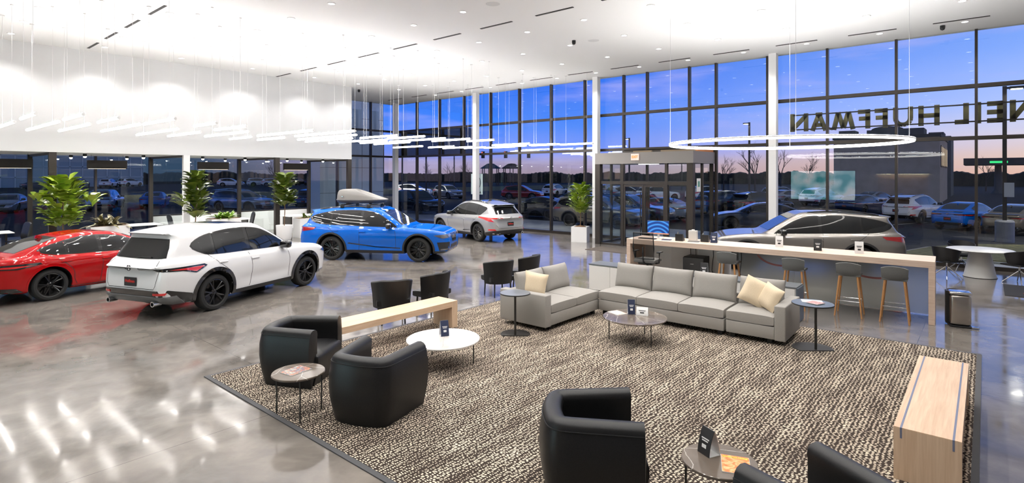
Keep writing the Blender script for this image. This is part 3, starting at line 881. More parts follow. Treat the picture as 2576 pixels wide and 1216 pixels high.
def wheel(root, x, y, sp, pre):
    """tyre with its rim as a sub-part; y sign gives the outer side"""
    sg = 1 if y > 0 else -1
    r = sp['rw']; w = 0.245; rr = r * sp.get('rimf', 0.735)
    m = MB()
    prof = [(rr - 0.01, -w / 2 + 0.02), (rr + 0.015, -w / 2), (r - 0.03, -w / 2 + 0.005), (r - 0.006, -w / 2 + 0.03), (r, -w / 2 + 0.06), (r, w / 2 - 0.06), (r - 0.006, w / 2 - 0.03), (r - 0.03, w / 2 - 0.005), (rr + 0.015, w / 2), (rr - 0.01, w / 2 - 0.02)]
    m.lathe(prof, (0, 0, 0), 44, 'Y')
    if 'tyre' in pre: t = link('wheel', pre['tyre'], [], root)
    else:
        t = m.build('wheel', M['tyre'], root, True); pre['tyre'] = t.data
    if pre.get('tyre') is not None and not t.data.materials: t.data.materials.append(M['tyre'])
    t.location = (x, y - sg * w / 2, r)
    if 'rim' not in pre:
        m = MB()
        m.lathe([(rr - 0.03, -0.06), (rr - 0.012, 0.04), (rr, w / 2 - 0.018), (rr - 0.018, w / 2 - 0.012), (rr - 0.035, 0.06), (rr - 0.045, -0.06)], (0, 0, 0), 44, 'Y')
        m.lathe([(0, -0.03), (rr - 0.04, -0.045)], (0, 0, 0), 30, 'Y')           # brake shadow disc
        m.lathe([(0.0, w / 2 - 0.02), (0.035, w / 2 - 0.022), (0.065, w / 2 - 0.05), (0.07, 0.0)], (0, 0, 0), 20, 'Y')
        n = sp['spokes']
        for k in range(n):
            a0 = 2 * PI * k / n
            for da in sp['spread']:
                a = a0 + da
                p0 = (0.055 * math.cos(a0), w / 2 - 0.045, 0.055 * math.sin(a0)); pm = (rr * 0.55 * math.cos(a0 + da * 0.7), w / 2 - 0.04, rr * 0.55 * math.sin(a0 + da * 0.7)); p1 = ((rr - 0.012) * math.cos(a), w / 2 - 0.03, (rr - 0.012) * math.sin(a))
                m.tube([p0, pm, p1], sp.get('st', 0.022), 5, r2=sp.get('st', 0.022) * 0.8)
        rim = m.build('rim', M[sp['rim']], t, True); pre['rim'] = rim.data
    else:
        rim = link('rim', pre['rim'], [], t)
    if sg < 0: rim.rotation_euler = (0, 0, PI)
    return t

def make_car(kind, sp, paintm):
    cs = CarShape(sp)
    nm = sp['name']
    root = thing(nm, 'car', sp['cat'])
    root['_x'] = 0
    del root['_x']
    V, F = cs.mesh(sp.get('h', 0.045))
    C = V[F].mean(1)
    W = sp['W']; wb = sp['wb']; ra = sp['ra']; rw = sp['rw']
    inarch = np.zeros(len(F), bool)
    for xa in (0, wb):
        inarch |= (np.hypot(C[:, 0] - xa, C[:, 2] - rw) < ra + 0.012) & (np.abs(C[:, 1]) > W * 0.5)
    inarch |= C[:, 2] < sp['zsill'] - 0.02
    def sub(mask):
        f = F[mask]; u, inv = np.unique(f, return_inverse=True)
        return V[u], inv.reshape(f.shape)
    me = np_mesh('body', *sub(~inarch)); link('body', me, paintm, root, True, angle=50)
    me = np_mesh('underbody', *sub(inarch)); link('underbody', me, M['under'], root, True)
    def add(name, parts, m, label=None, parent=None, ang=40):
        me = np_mesh(name, *merge(parts)); o = link(name, me, m, parent or root, True, angle=ang)
        if label: o['label'] = label
        return o
    S2 = ('side+', 'side-')
    win = smooth_poly(sp['win'], 3)
    trim = shrink(win, -0.022)
    for md in S2:
        add('window_trim', [patch(cs, trim, md, 0.004)], M['gloss'])
    bp = sp['pillars']
    segs = [clip_x(win, bp[0] + 0.045, 1), clip_x(clip_x(win, bp[0] - 0.045, -1), bp[1] + 0.03, 1), clip_x(win, bp[1] - 0.03, -1)]
    for md in S2:
        for sgm in segs:
            if len(sgm) > 2: add('side_window', [patch(cs, sgm, md, 0.008)], M['cglass'])
    add('windscreen', [patch(cs, sp['ws'], 'front', 0.006)], M['wglass'])
    add('rear_window', [patch(cs, sp['rwn'], sp.get('rwmode', 'rear'), 0.006)], M['cglass'])
    # seams of doors, hatch and bonnet as thin strips
    def strip(pts, w=0.005):
        pts = [np.array(p, float) for p in pts]; L_ = []; Rr = []
        for i, p in enumerate(pts):
            t = pts[min(i + 1, len(pts) - 1)] - pts[max(i - 1, 0)]; t /= np.linalg.norm(t) + 1e-9
            n_ = np.array([-t[1], t[0]]) * w
            L_.append(tuple(p + n_)); Rr.append(tuple(p - n_))
        return L_ + Rr[::-1]
    for ln in sp['seams']:
        for md in S2: add('panel_gap', [patch(cs, strip(smooth_poly(ln, 4, False)), md, 0.0015, 0.08, back=0.004)], M['seam'])
    for ln in sp['rseams']:
        full = [(-a, b) for a, b in ln[::-1]] + ln[1:]
        add('panel_gap', [patch(cs, strip(full), 'rear', 0.0015, 0.08, back=0.004)], M['seam'])
    # cladding round the wheel arches and along the sills
    if sp.get('clad'):
        cw = sp['clad']
        for md in S2:
            for xa in (0, wb):
                a0, a1 = sp['claw']
                aa = np.linspace(R(a0), R(a1), 22)
                o_ = [(xa + (ra + cw) * math.cos(a), rw + (ra + cw) * math.sin(a)) for a in aa]
                i_ = [(xa + (ra + 0.002) * math.cos(a), rw + (ra + 0.002) * math.sin(a)) for a in aa]
                add('arch_cladding', [patch(cs, o_ + i_[::-1], md, sp.get('claoff', 0.014), 0.05, back=0.03)], paintm if sp['cladm'] == 'paint' else M[sp['cladm']])
    zl = sp['zsill']
    for md in S2:
        add('sill', [patch(cs, [(ra + 0.0, zl - 0.03), (wb - ra, zl - 0.03), (wb - ra, zl + sp['sillh']), (ra, zl + sp['sillh'])], md, 0.012, 0.07, back=0.03)], M['clad'])
    # bumpers wrap round the ends
    for name, poly, mode, m, offs in sp['bands']:
        add(name, [patch(cs, poly, mode, offs, 0.07, 100.0 if isinstance(mode, tuple) else 1.0, back=0.03)], M[m])
    for name, poly, mode, m in sp['mirrored']:
        pr = [patch(cs, poly, mode, 0.016 if name in ('lamp_glow', 'rear_reflector', 'fog_lamp') else 0.008, 0.04, 100.0 if isinstance(mode, tuple) else 1.0)]
        add(name, pr, M[m]); add(name, [mir(*pr[0])], M[m])
    for name, poly, mode, m in sp['single']:
        add(name, [patch(cs, poly, mode, 0.022, 0.05)], M[m])
    # handles and mirrors
    for md, sg in (('side+', 1), ('side-', -1)):
        for hx, hz in sp['handles']:
            p = cs.project(np.array([[hx, 2.0 * sg, hz]]), np.array([[0, -1.0 * sg, 0]]))[0]
            MB().box((p[0], p[1] + 0.012 * sg, p[2]), (0.21, 0.03, 0.03), bev=0.01).build('door_handle', paintm if sp.get('hpaint') else M['chrome'], root, True)
        mx, mz = sp['mirror']
        p = cs.project(np.array([[mx, 2.0 * sg, mz]]), np.array([[0, -1.0 * sg, 0]]))[0]
        mm = MB().box((p[0] - 0.02, p[1] + 0.17 * sg, p[2] + 0.06), (0.16, 0.26, 0.17), bev=0.055, seg=3, rot=RZ(-8 * sg)).box((p[0], p[1] + 0.03 * sg, p[2] - 0.01), (0.07, 0.12, 0.04), bev=0.01)
        mm.build('wing_mirror', M['gloss'], root, True)
    # roof rails
    if sp.get('rails'):
        x0, x1, yy = sp['rails']
        for sg in (1, -1):
            q = np.array([[x, yy * sg * (1 - 0.06 * (1 if i in (0, 9) else 0)), 2.6] for i, x in enumerate(np.linspace(x0, x1, 10))])
            pp = cs.project(q, np.tile([[0, 0, -1.0]], (10, 1)))
            lift = [0.0, 0.028] + [0.036] * 6 + [0.028, 0.0]
            MB().tube([(a[0], a[1], a[2] + l) for a, l in zip(pp, lift)], 0.018, 8).build('roof_rail', M['gloss'], root, True)
    if sp.get('sunroof'):
        add('sunroof', [patch(cs, sp['sunroof'], 'top', 0.004)], M['gloss'])
    if sp.get('fin'):
        p = cs.project(np.array([[sp['fin'], 0, 2.6]]), np.array([[0, 0, -1.0]]))[0]
        MB().plate([(-0.11, 0), (0.09, 0), (-0.06, 0.075), (-0.09, 0.07)], lambda a, b, t: (p[0] + a, p[1] - 0.02 + t, p[2] - 0.005 + b), 0.04).build('roof_fin', paintm, root)
    if sp.get('wiper'):
        p = cs.project(np.array([[-2.5, y, z] for y, z in sp['wiper']]), np.tile([[1.0, 0, 0]], (len(sp['wiper']), 1)))
        MB().tube([(a[0] - 0.02, a[1], a[2]) for a in p], 0.014, 6).build('rear_wiper', M['plastic'], root)
    for sg in (1, -1):
        ex, ey, ez = sp['exhaust']
        MB().lathe([(0.036, 0), (0.052, 0.0), (0.052, 0.16), (0.04, 0.16), (0.036, 0.02)], (0, 0, 0), 18, 'Y').build('exhaust_tip', M['chrome'], root, True, (ex, ey * sg, ez), R(-90))
    # number plate
    px, pz = sp['plate']
    pp = cs.project(np.array([[-2.5, 0, pz]]), np.array([[1.0, 0, 0]]))[0]
    pl = MB().box((pp[0] - 0.012, 0, pz), (0.02, 0.32, 0.165), bev=0.004).build('number_plate', M['ink'], root)
    pl['label'] = 'dark dealer plate with red word'
    Mx = T(pp[0] - 0.0235, 0, pz + 0.01) @ RZ(-90) @ RX(90)
    text_obj('plate_lettering', sp.get('plt', 'Huffman'), 0.075, M['red'], pl, Mx, 0.001, 0.003)
    # badge: ring with two slanted legs
    for xx, dr, zz in ((pp[0], -1, sp['badge'][0]), (None, 1, sp['badge'][1])):
        o = -2.5 if dr < 0 else 5.5
        q = cs.project(np.array([[o, 0, zz]]), np.array([[-1.0 * dr, 0, 0]]))[0]
        r = 0.055; b = MB(); xx = q[0] + 0.012 * dr
        b.tube([(xx, r * 0.92 * math.sin(a), zz + r * math.cos(a)) for a in np.linspace(0.5, 2 * PI - 0.5, 18)], 0.006, 6)
        b.tube([(xx, 0.014, zz + 0.048), (xx, 0.034, zz - 0.04)], 0.006, 6).tube([(xx, -0.014, zz + 0.048), (xx, -0.034, zz - 0.04)], 0.006, 6).tube([(xx, -0.022, zz - 0.005), (xx, 0.022, zz - 0.005)], 0.005, 6)
        b.build('badge', M['ink'] if (dr < 0 and sp.get('dkbadge')) else M['chrome'], root, True)
    pre = {}
    tr = W - 0.025
    for x in (0, wb):
        for sg in (1, -1): wheel(root, x, tr * sg, sp, pre)
    # shift so that the root sits on the ground midway between the axles
    for c in kids(root):
        c.location = (c.location[0] - wb / 2, c.location[1], c.location[2])
    return root, cs

def sym(pts): return pts + [(-a, b) for a, b in pts[::-1]]

MDX = dict(name='suv', cat='car', W=0.99, wb=2.89, rw=0.385, ra=0.465, zsill=0.26, zbelt=1.10, ztop=1.70, wb_gh=0.90, wt_gh=0.66, zs=0.84, h=0.042,
    low=[(-.80, .30), (-1.05, .36), (-1.17, .52), (-1.19, .68), (-1.15, .86), (-1.10, 1.02), (-1.03, 1.13), (-.80, 1.15), (0, 1.13), (1.0, 1.09), (1.95, 1.06), (2.35, 1.07), (2.75, 1.06), (3.2, 1.02), (3.55, .95), (3.74, .86), (3.80, .72), (3.81, .52), (3.77, .36), (3.62, .26), (2.5, .24), (1, .24), (-.3, .26)],
    gh=[(-1.06, 1.0), (-1.0, 1.16), (-.86, 1.40), (-.80, 1.53), (-.90, 1.585), (-.6, 1.625), (0, 1.675), (.7, 1.70), (1.2, 1.68), (1.55, 1.61), (2.36, 1.12), (2.6, .97), (0.8, .9)],
    win=[(-.80, 1.33), (-.62, 1.22), (-.3, 1.165), (.9, 1.13), (2.0, 1.10), (2.12, 1.105), (1.85, 1.29), (1.55, 1.46), (1.25, 1.55), (.7, 1.585), (.1, 1.565), (-.4, 1.49), (-.68, 1.41)], pillars=(.98, -.05),
    ws=sym([(0, 1.585), (.56, 1.56), (.66, 1.35), (.75, 1.15), (0, 1.13)][0:4]) , rwn=sym([(.50, 1.51), (.60, 1.36), (.66, 1.20)]),
    seams=[[(.93, 1.12), (.95, .8), (.94, .5), (.93, .36)], [(-.22, 1.14), (.02, .95), (.36, .72), (.46, .48), (.5, .36)], [(2.12, 1.08), (2.16, .8), (2.15, .4)]], rseams=[[(.0, .60), (.55, .60), (.72, .75)]],
    clad=.055, claw=(-8, 188), cladm='clad', sillh=.09,
    bands=[('rear_bumper', [(135, .34), (225, .34), (225, .50), (200, .58), (160, .58), (135, .50)], ('r', .3), 'clad', .01), ('front_lip', [(-48, .27), (48, .27), (48, .34), (0, .36), (-48, .34)], ('r', 2.6), 'gloss', .01), ('grille', [(-.30, .80), (-.22, .60), (.22, .60), (.30, .80), (.24, .86), (-.24, .86)], 'front', 'gloss', .01), ('lower_intake', [(-.42, .40), (.42, .40), (.38, .52), (-.38, .52)], 'front', 'clad', .01)],
    mirrored=[('tail_lamp', [(136, .98), (152, .90), (172, .96), (172, 1.02), (150, 1.06), (134, 1.06)], ('r', .4), 'tail'), ('head_lamp', [(15, .78), (38, .74), (50, .84), (38, .86), (16, .86)], ('r', 2.6), 'head'), ('fog_intake', [(24, .36), (41, .36), (45, .62), (26, .62)], ('r', 2.6), 'clad'), ('fog_lamp', [(27, .37), (40, .37), (39, .41), (28, .42)], ('r', 2.6), 'head'), ('side_trim', [(.55, .56), (1.5, .45), (2.3, .42), (2.3, .445), (1.5, .475), (.6, .585)], 'side+', 'gloss')],
    single=[], handles=[(1.05, .93), (.15, .96)], hpaint=True, mirror=(1.98, 1.07), rails=(-.55, 1.25, .60), sunroof=[(.35, -.4), (1.35, -.4), (1.35, .4), (.35, .4)], fin=None, wiper=[(.0, 1.21), (.15, 1.225), (.36, 1.225)],
    exhaust=(-1.12, .62, .36), plate=(0, .72), badge=(.98, .74), rim='rimb', spokes=10, spread=(-.12, .12), st=.012)

ADX = dict(name='suv', cat='car', W=0.94, wb=2.655, rw=0.365, ra=0.44, zsill=0.24, zbelt=1.06, ztop=1.70, wb_gh=0.90, wt_gh=0.67, zs=0.80, h=0.036, cr=.20, cf=.28,
    low=[(-.76, .30), (-.96, .33), (-1.07, .46), (-1.10, .62), (-1.08, .80), (-1.05, .96), (-.98, 1.09), (-.80, 1.14), (0, 1.11), (1.0, 1.08), (1.9, 1.06), (2.2, 1.08), (2.6, 1.06), (3.05, 1.01), (3.38, .91), (3.54, .80), (3.60, .64), (3.60, .46), (3.55, .32), (3.4, .24), (2.5, .22), (1, .22), (-.3, .24)],
    gh=[(-1.03, .95), (-.97, 1.12), (-.78, 1.39), (-.70, 1.53), (-.74, 1.58), (-.84, 1.61), (-.5, 1.645), (0, 1.685), (.6, 1.70), (1.1, 1.675), (1.42, 1.61), (2.2, 1.14), (2.45, .98), (.8, .88)],
    win=[(-.42, 1.34), (-.22, 1.205), (0.02, 1.15), (.9, 1.125), (1.9, 1.10), (2.03, 1.115), (1.75, 1.30), (1.45, 1.47), (1.15, 1.555), (.7, 1.585), (.2, 1.555), (-.2, 1.48)], pillars=(.92, .05),
    ws=sym([(.56, 1.56), (.64, 1.36), (.72, 1.15)]), rwn=sym([(.53, 1.50), (.62, 1.34), (.68, 1.16), (.55, 1.15), (.2, 1.14)]),
    seams=[[(.88, 1.07), (.93, .8), (.92, .5), (.88, .34)], [(-.1, 1.14), (.1, .95), (.40, .70), (.46, .48), (.48, .34)], [(1.98, 1.04), (2.05, .8), (2.04, .36)]], rseams=[[(.0, .60), (.60, .60), (.64, .66), (.70, .95), (.60, 1.12)]],
    clad=.075, claw=(-14, 194), cladm='gloss', sillh=.085,
    bands=[('rear_bumper', [(134, .30), (226, .30), (226, .46), (212, .575), (148, .575), (134, .46)], ('r', .35), 'gloss', .012), ('skid_plate', [(140, .31), (220, .31), (216, .46), (144, .46)], ('r', .35), 'gclad', .03), ('front_lip', [(-52, .25), (52, .25), (52, .33), (-52, .33)], ('r', 2.5), 'gloss', .01), ('grille', [(-.34, .82), (-.24, .56), (.24, .56), (.34, .82)], 'front', 'gloss', .01)],
    mirrored=[('tail_lamp', [(121, .955), (131, .845), (140, .91), (158, .935), (173, .93), (173, .975), (150, .985), (124, .99)], ('r', .35), 'gloss'), ('lamp_glow', [(124, .955), (131, .87), (138, .92), (148, .95), (138, .955)], ('r', .35), 'tailb'), ('head_lamp', [(14, .80), (40, .76), (52, .84), (38, .88), (16, .87)], ('r', 2.5), 'head'), ('rear_reflector', [(150, .49), (158, .49), (158, .53), (149, .53)], ('r', .35), 'tailb')],
    single=[], handles=[(1.02, .93), (.18, .96)], hpaint=True, mirror=(1.88, 1.07), rails=None, sunroof=[(.55, -.38), (1.25, -.38), (1.25, .38), (.55, .38)], fin=None, wiper=[(.02, 1.16), (-.1, 1.175), (-.36, 1.175)],
    exhaust=(-1.12, .60, .33), plate=(0, .72), badge=(.985, .72), dkbadge=True, rim='rimb', spokes=5, spread=(-.2, .2), st=.02)

RDX = dict(name='suv', cat='car', W=0.95, wb=2.75, rw=0.37, ra=0.445, zsill=0.25, zbelt=1.08, ztop=1.66, wb_gh=0.90, wt_gh=0.66, zs=0.80, h=0.042, cr=.26,
    low=[(-.72, .30), (-.92, .36), (-1.03, .5), (-1.05, .64), (-1.0, .82), (-.98, .98), (-.90, 1.08), (-.7, 1.12), (0, 1.08), (1.0, 1.04), (2.0, 1.02), (2.3, 1.04), (2.7, 1.02), (3.15, .97), (3.48, .88), (3.63, .76), (3.69, .6), (3.69, .45), (3.63, .32), (3.45, .24), (2.5, .22), (1, .22), (-.3, .25)],
    gh=[(-.96, .95), (-.88, 1.10), (-.62, 1.36), (-.58, 1.46), (-.70, 1.50), (-.4, 1.545), (0.1, 1.61), (.7, 1.655), (1.15, 1.63), (1.5, 1.56), (2.3, 1.11), (2.5, .96), (.8, .86)],
    win=[(-.40, 1.36), (-.12, 1.14), (0.0, 1.115), (.9, 1.095), (1.95, 1.07), (2.08, 1.08), (1.8, 1.26), (1.5, 1.42), (1.2, 1.51), (.75, 1.545), (.2, 1.50), (-.15, 1.43)], pillars=(.95, .10),
    ws=sym([(.56, 1.51), (.65, 1.3), (.74, 1.12)]), rwn=sym([(.50, 1.42), (.58, 1.28), (.62, 1.14)]),
    seams=[[(.91, 1.08), (.95, .8), (.94, .5), (.9, .35)], [(-.08, 1.14), (.12, .95), (.42, .70), (.47, .48), (.5, .35)], [(2.05, 1.05), (2.12, .8), (2.1, .38)]], rseams=[[(.0, .58), (.62, .58), (.72, .72)]],
    clad=.03, claw=(-8, 188), cladm='clad', sillh=.09,
    bands=[('rear_bumper', [(134, .31), (226, .31), (226, .42), (210, .50), (150, .50), (134, .42)], ('r', .35), 'clad', .022), ('front_lip', [(-50, .25), (50, .25), (50, .33), (-50, .33)], ('r', 2.5), 'clad', .01), ('grille', [(-.32, .78), (-.22, .56), (.22, .56), (.32, .78)], 'front', 'gloss', .01), ('spoiler', sym([(.55, 1.50), (.56, 1.45)]), 'rear', 'gloss', .02)],
    mirrored=[('tail_lamp', [(116, 1.0), (131, .95), (142, .86), (150, .84), (145, .95), (164, .985), (160, 1.01), (136, 1.02), (118, 1.04)], ('r', .4), 'tailb'), ('head_lamp', [(14, .78), (40, .74), (52, .83), (38, .86), (16, .85)], ('r', 2.5), 'head'), ('rear_reflector', [(139, .50), (152, .50), (150, .56), (140, .56)], ('r', .35), 'tailb'), ('side_trim', [(.5, .46), (.9, .42), (1.05, .40), (1.0, .44), (.55, .47)], 'side+', 'gloss')],
    single=[], handles=[(1.02, .90), (.2, .93)], hpaint=True, mirror=(1.92, 1.05), rails=(-.3, 1.2, .58), sunroof=[(.4, -.4), (1.3, -.4), (1.3, .4), (.4, .4)], fin=None, wiper=[(.02, 1.15), (.12, 1.16), (.34, 1.16)],
    exhaust=(-1.07, .60, .36), plate=(0, .74), badge=(1.0, .70), rim='rimg', spokes=10, spread=(-.1, .1), st=.012)

INT = dict(name='sedan', cat='car', W=0.915, wb=2.736, rw=0.345, ra=0.405, zsill=0.22, zbelt=0.94, ztop=1.41, wb_gh=0.90, wt_gh=0.63, zs=0.74, h=0.038, cr=.26, rg=.2,
    low=[(-.70, .26), (-.92, .32), (-1.0, .46), (-1.01, .62), (-.98, .80), (-1.0, .90), (-.95, .955), (-.75, .975), (-.3, .99), (.2, .965), (1.0, .93), (2.0, .91), (2.3, .93), (2.75, .90), (3.25, .81), (3.52, .70), (3.64, .56), (3.66, .42), (3.60, .28), (3.42, .21), (2.5, .19), (1, .19), (-.3, .21)],
    gh=[(-.80, .86), (-.66, .99), (-.25, 1.16), (.15, 1.30), (.55, 1.38), (.95, 1.41), (1.3, 1.385), (1.6, 1.32), (2.35, .97), (2.6, .85), (.8, .78)],
    win=[(-.16, 1.095), (.08, 1.01), (.3, .99), (1.0, .965), (1.95, .935), (2.12, .945), (1.85, 1.10), (1.55, 1.235), (1.25, 1.295), (.9, 1.315), (.5, 1.28), (.15, 1.20)], pillars=(1.02, .34),
    ws=sym([(.54, 1.29), (.62, 1.13), (.72, .975)]), rwn=[(-.50, -.50), (-.50, .50), (-.1, .53), (.27, .50), (.30, 0), (.27, -.50), (-.1, -.53)], rwmode='top',
    seams=[[(.98, .95), (1.02, .7), (1.0, .45), (.97, .3)], [(-.02, 1.0), (.2, .85), (.42, .62), (.45, .42), (.5, .3)], [(2.08, .92), (2.14, .7), (2.12, .33)]], rseams=[[(.0, .70), (.42, .70), (.50, .76)]],
    clad=.035, claw=(-10, 190), cladm='paint', claoff=.004, sillh=.03,
    bands=[('rear_diffuser', [(136, .27), (224, .27), (220, .36), (200, .42), (160, .42), (140, .36)], ('r', .4), 'gloss', .012), ('front_lip', [(-50, .21), (50, .21), (50, .27), (-50, .27)], ('r', 2.4), 'gloss', .01), ('grille', [(-.34, .66), (-.24, .44), (.24, .44), (.34, .66)], 'front', 'gloss', .01)],
    mirrored=[('tail_lamp', [(122, .83), (138, .755), (168, .80), (170, .845), (150, .865), (124, .865)], ('r', .4), 'gloss'), ('head_lamp', [(14, .64), (40, .62), (54, .70), (38, .72), (16, .71)], ('r', 2.4), 'head'), ('lamp_glow', [(128, .82), (140, .785), (166, .815), (150, .83)], ('r', .4), 'tailb')],
    single=[('tail_spoiler', [(-.97, -.60), (-.90, -.64), (-.86, 0), (-.90, .64), (-.97, .60), (-.965, 0)], 'top', 'gloss')], handles=[(1.1, .80), (.28, .83)], hpaint=True, mirror=(1.95, .92), rails=None, fin=.18, wiper=None,
    exhaust=(-1.02, .58, .29), plate=(0, .60), badge=(.86, .60), rim='rimb', spokes=5, spread=(-.19, .19), st=.022)

CARS = {}
SHAPES = {}
for k, sp, pm in (('mdx', MDX, 'blue'), ('adx', ADX, 'white'), ('rdx', RDX, 'silver'), ('int', INT, 'red')):
    CARS[k], SHAPES[k] = make_car(k, sp, PAINT[pm])

def put(o, x, y, deg, label):
    o.location = (x, y, 0.0); o.rotation_euler = (0, 0, R(deg)); o['label'] = label
def axle(fx, fy, rx, ry, W, right=True):
    """root pose from the ground points of the outer front and rear wheels on one side"""
    a = math.atan2(fy - ry, fx - rx); mx, my = (fx + rx) / 2, (fy + ry) / 2
    s_ = 1 if right else -1
    return (mx - s_ * math.sin(a) * W, my + s_ * math.cos(a) * W, math.degrees(a))
x, y, a = axle(-13.56, 11.42, -16.04, 9.85, 0.93)
put(CARS['mdx'], x, y, a, 'bright blue suv with a grey cargo box on its roof'); BLUE = (x, y, a)
x, y, a = axle(-12.85, 7.17, -11.95, 4.69, 0.86)
put(CARS['adx'], x, y, a, 'white suv with gloss black wheel arches seen from behind')
put(CARS['rdx'], -17.15, 17.65, 171, 'silver suv with black roof rails by the glass behind the blue suv')
put(CARS['int'], -16.72, 3.84, 104, 'glossy red sedan at the left edge beside the white suv')
for k in CARS: KIDS.pop(CARS[k].name, None)
GREY = dup(CARS['mdx'], (-4.30, 18.00, 0), R(206), 'warm grey suv parked behind the reception counter', None, PAINT['grey'])

# cargo box carried on the blue suv
def cargo():
    x, y, a = BLUE
    t = thing('cargo_box', 'grey roof cargo box carried on the bright blue suv', 'cargo box', (x - 0.78 * math.cos(R(a)), y - 0.78 * math.sin(R(a)), 1.665), R(a))
    L_ = 1.72
    def shell(zs):
        m = bmesh.new(); n = 26; rings = []
        for (z, sc, sl) in zs:
            ring = []
            for j in range(n * 2):
                u = 2 * PI * j / (n * 2)
                cx, sy = math.cos(u), math.sin(u)
                px = abs(cx) ** 0.6 * math.copysign(1, cx); py = abs(sy) ** 0.6 * math.copysign(1, sy)
                wx_ = px * L_ / 2 * sc - sl
                tap = 1 - 0.34 * max(0, px) ** 2
                zz = z if z < 0.28 else 0.28 + (z - 0.28) * (1 - 0.62 * max(0, px + 0.25) ** 1.5)
                ring.append(m.verts.new((wx_, py * 0.43 * sc * tap, zz)))
            rings.append(ring)
        for A, B in zip(rings[:-1], rings[1:]):
            for j in range(n * 2): m.faces.new((A[j], A[(j + 1) % (n * 2)], B[(j + 1) % (n * 2)], B[j]))
        m.faces.new(rings[0][::-1]); m.faces.new(rings[-1])
        b = MB(); b.bm.free(); b.bm = m
        return b
    gb = mat('cargo box grey', (0.20, 0.19, 0.18), 0.42)
    shell([(0.15, 0.86, 0.02), (0.17, 0.95, 0.01), (0.24, 1.0, 0)]).build('base', mat('cargo base dark', (0.05, 0.047, 0.045), 0.5), t, True)
    shell([(0.24, 1.005, 0), (0.27, 1.005, 0), (0.275, 0.985, 0.0), (0.40, 0.94, 0.03), (0.50, 0.87, 0.07), (0.57, 0.76, 0.12), (0.60, 0.58, 0.16), (0.61, 0.3, 0.18)]).build('lid', gb, t, True)
    MB().lathe([(0.03, 0), (0.03, 0.02), (0.0, 0.022)], (0, 0, 0), 12, 'Y').build('lock', M['chrome'], t, True, (-0.55, -0.41, 0.36), PI)
    for cx in (-0.45, 0.45):
        b = MB().tube([(cx, -0.66, 0.10), (cx, 0.66, 0.10)], 0.022, 8)
        for sg in (1, -1): b.box((cx, sg * 0.60, 0.055), (0.12, 0.07, 0.10), bev=0.02)
        b.build('crossbar', M['black'], t, True)
cargo()
# ------------------------------------------------------------ lounge
o = MB().b2((-8.02, 3.10, 0.0), (-0.10, 11.03, 0.014)).build('rug', M['rug']); tag(o, 'large square rug with cream dashes on dark brown under the lounge', 'rug')
b = MB()
for a_, b_ in (((-8.08, 3.04), (-8.02, 11.09)), ((-0.10, 3.04), (-0.04, 11.09)), ((-8.02, 3.04), (-0.10, 3.10)), ((-8.02, 11.03), (-0.10, 11.09))):
    b.b2((*a_, 0.0), (*b_, 0.012))
b.build('binding', M['rugedge'], o)
RZ0 = 0.014

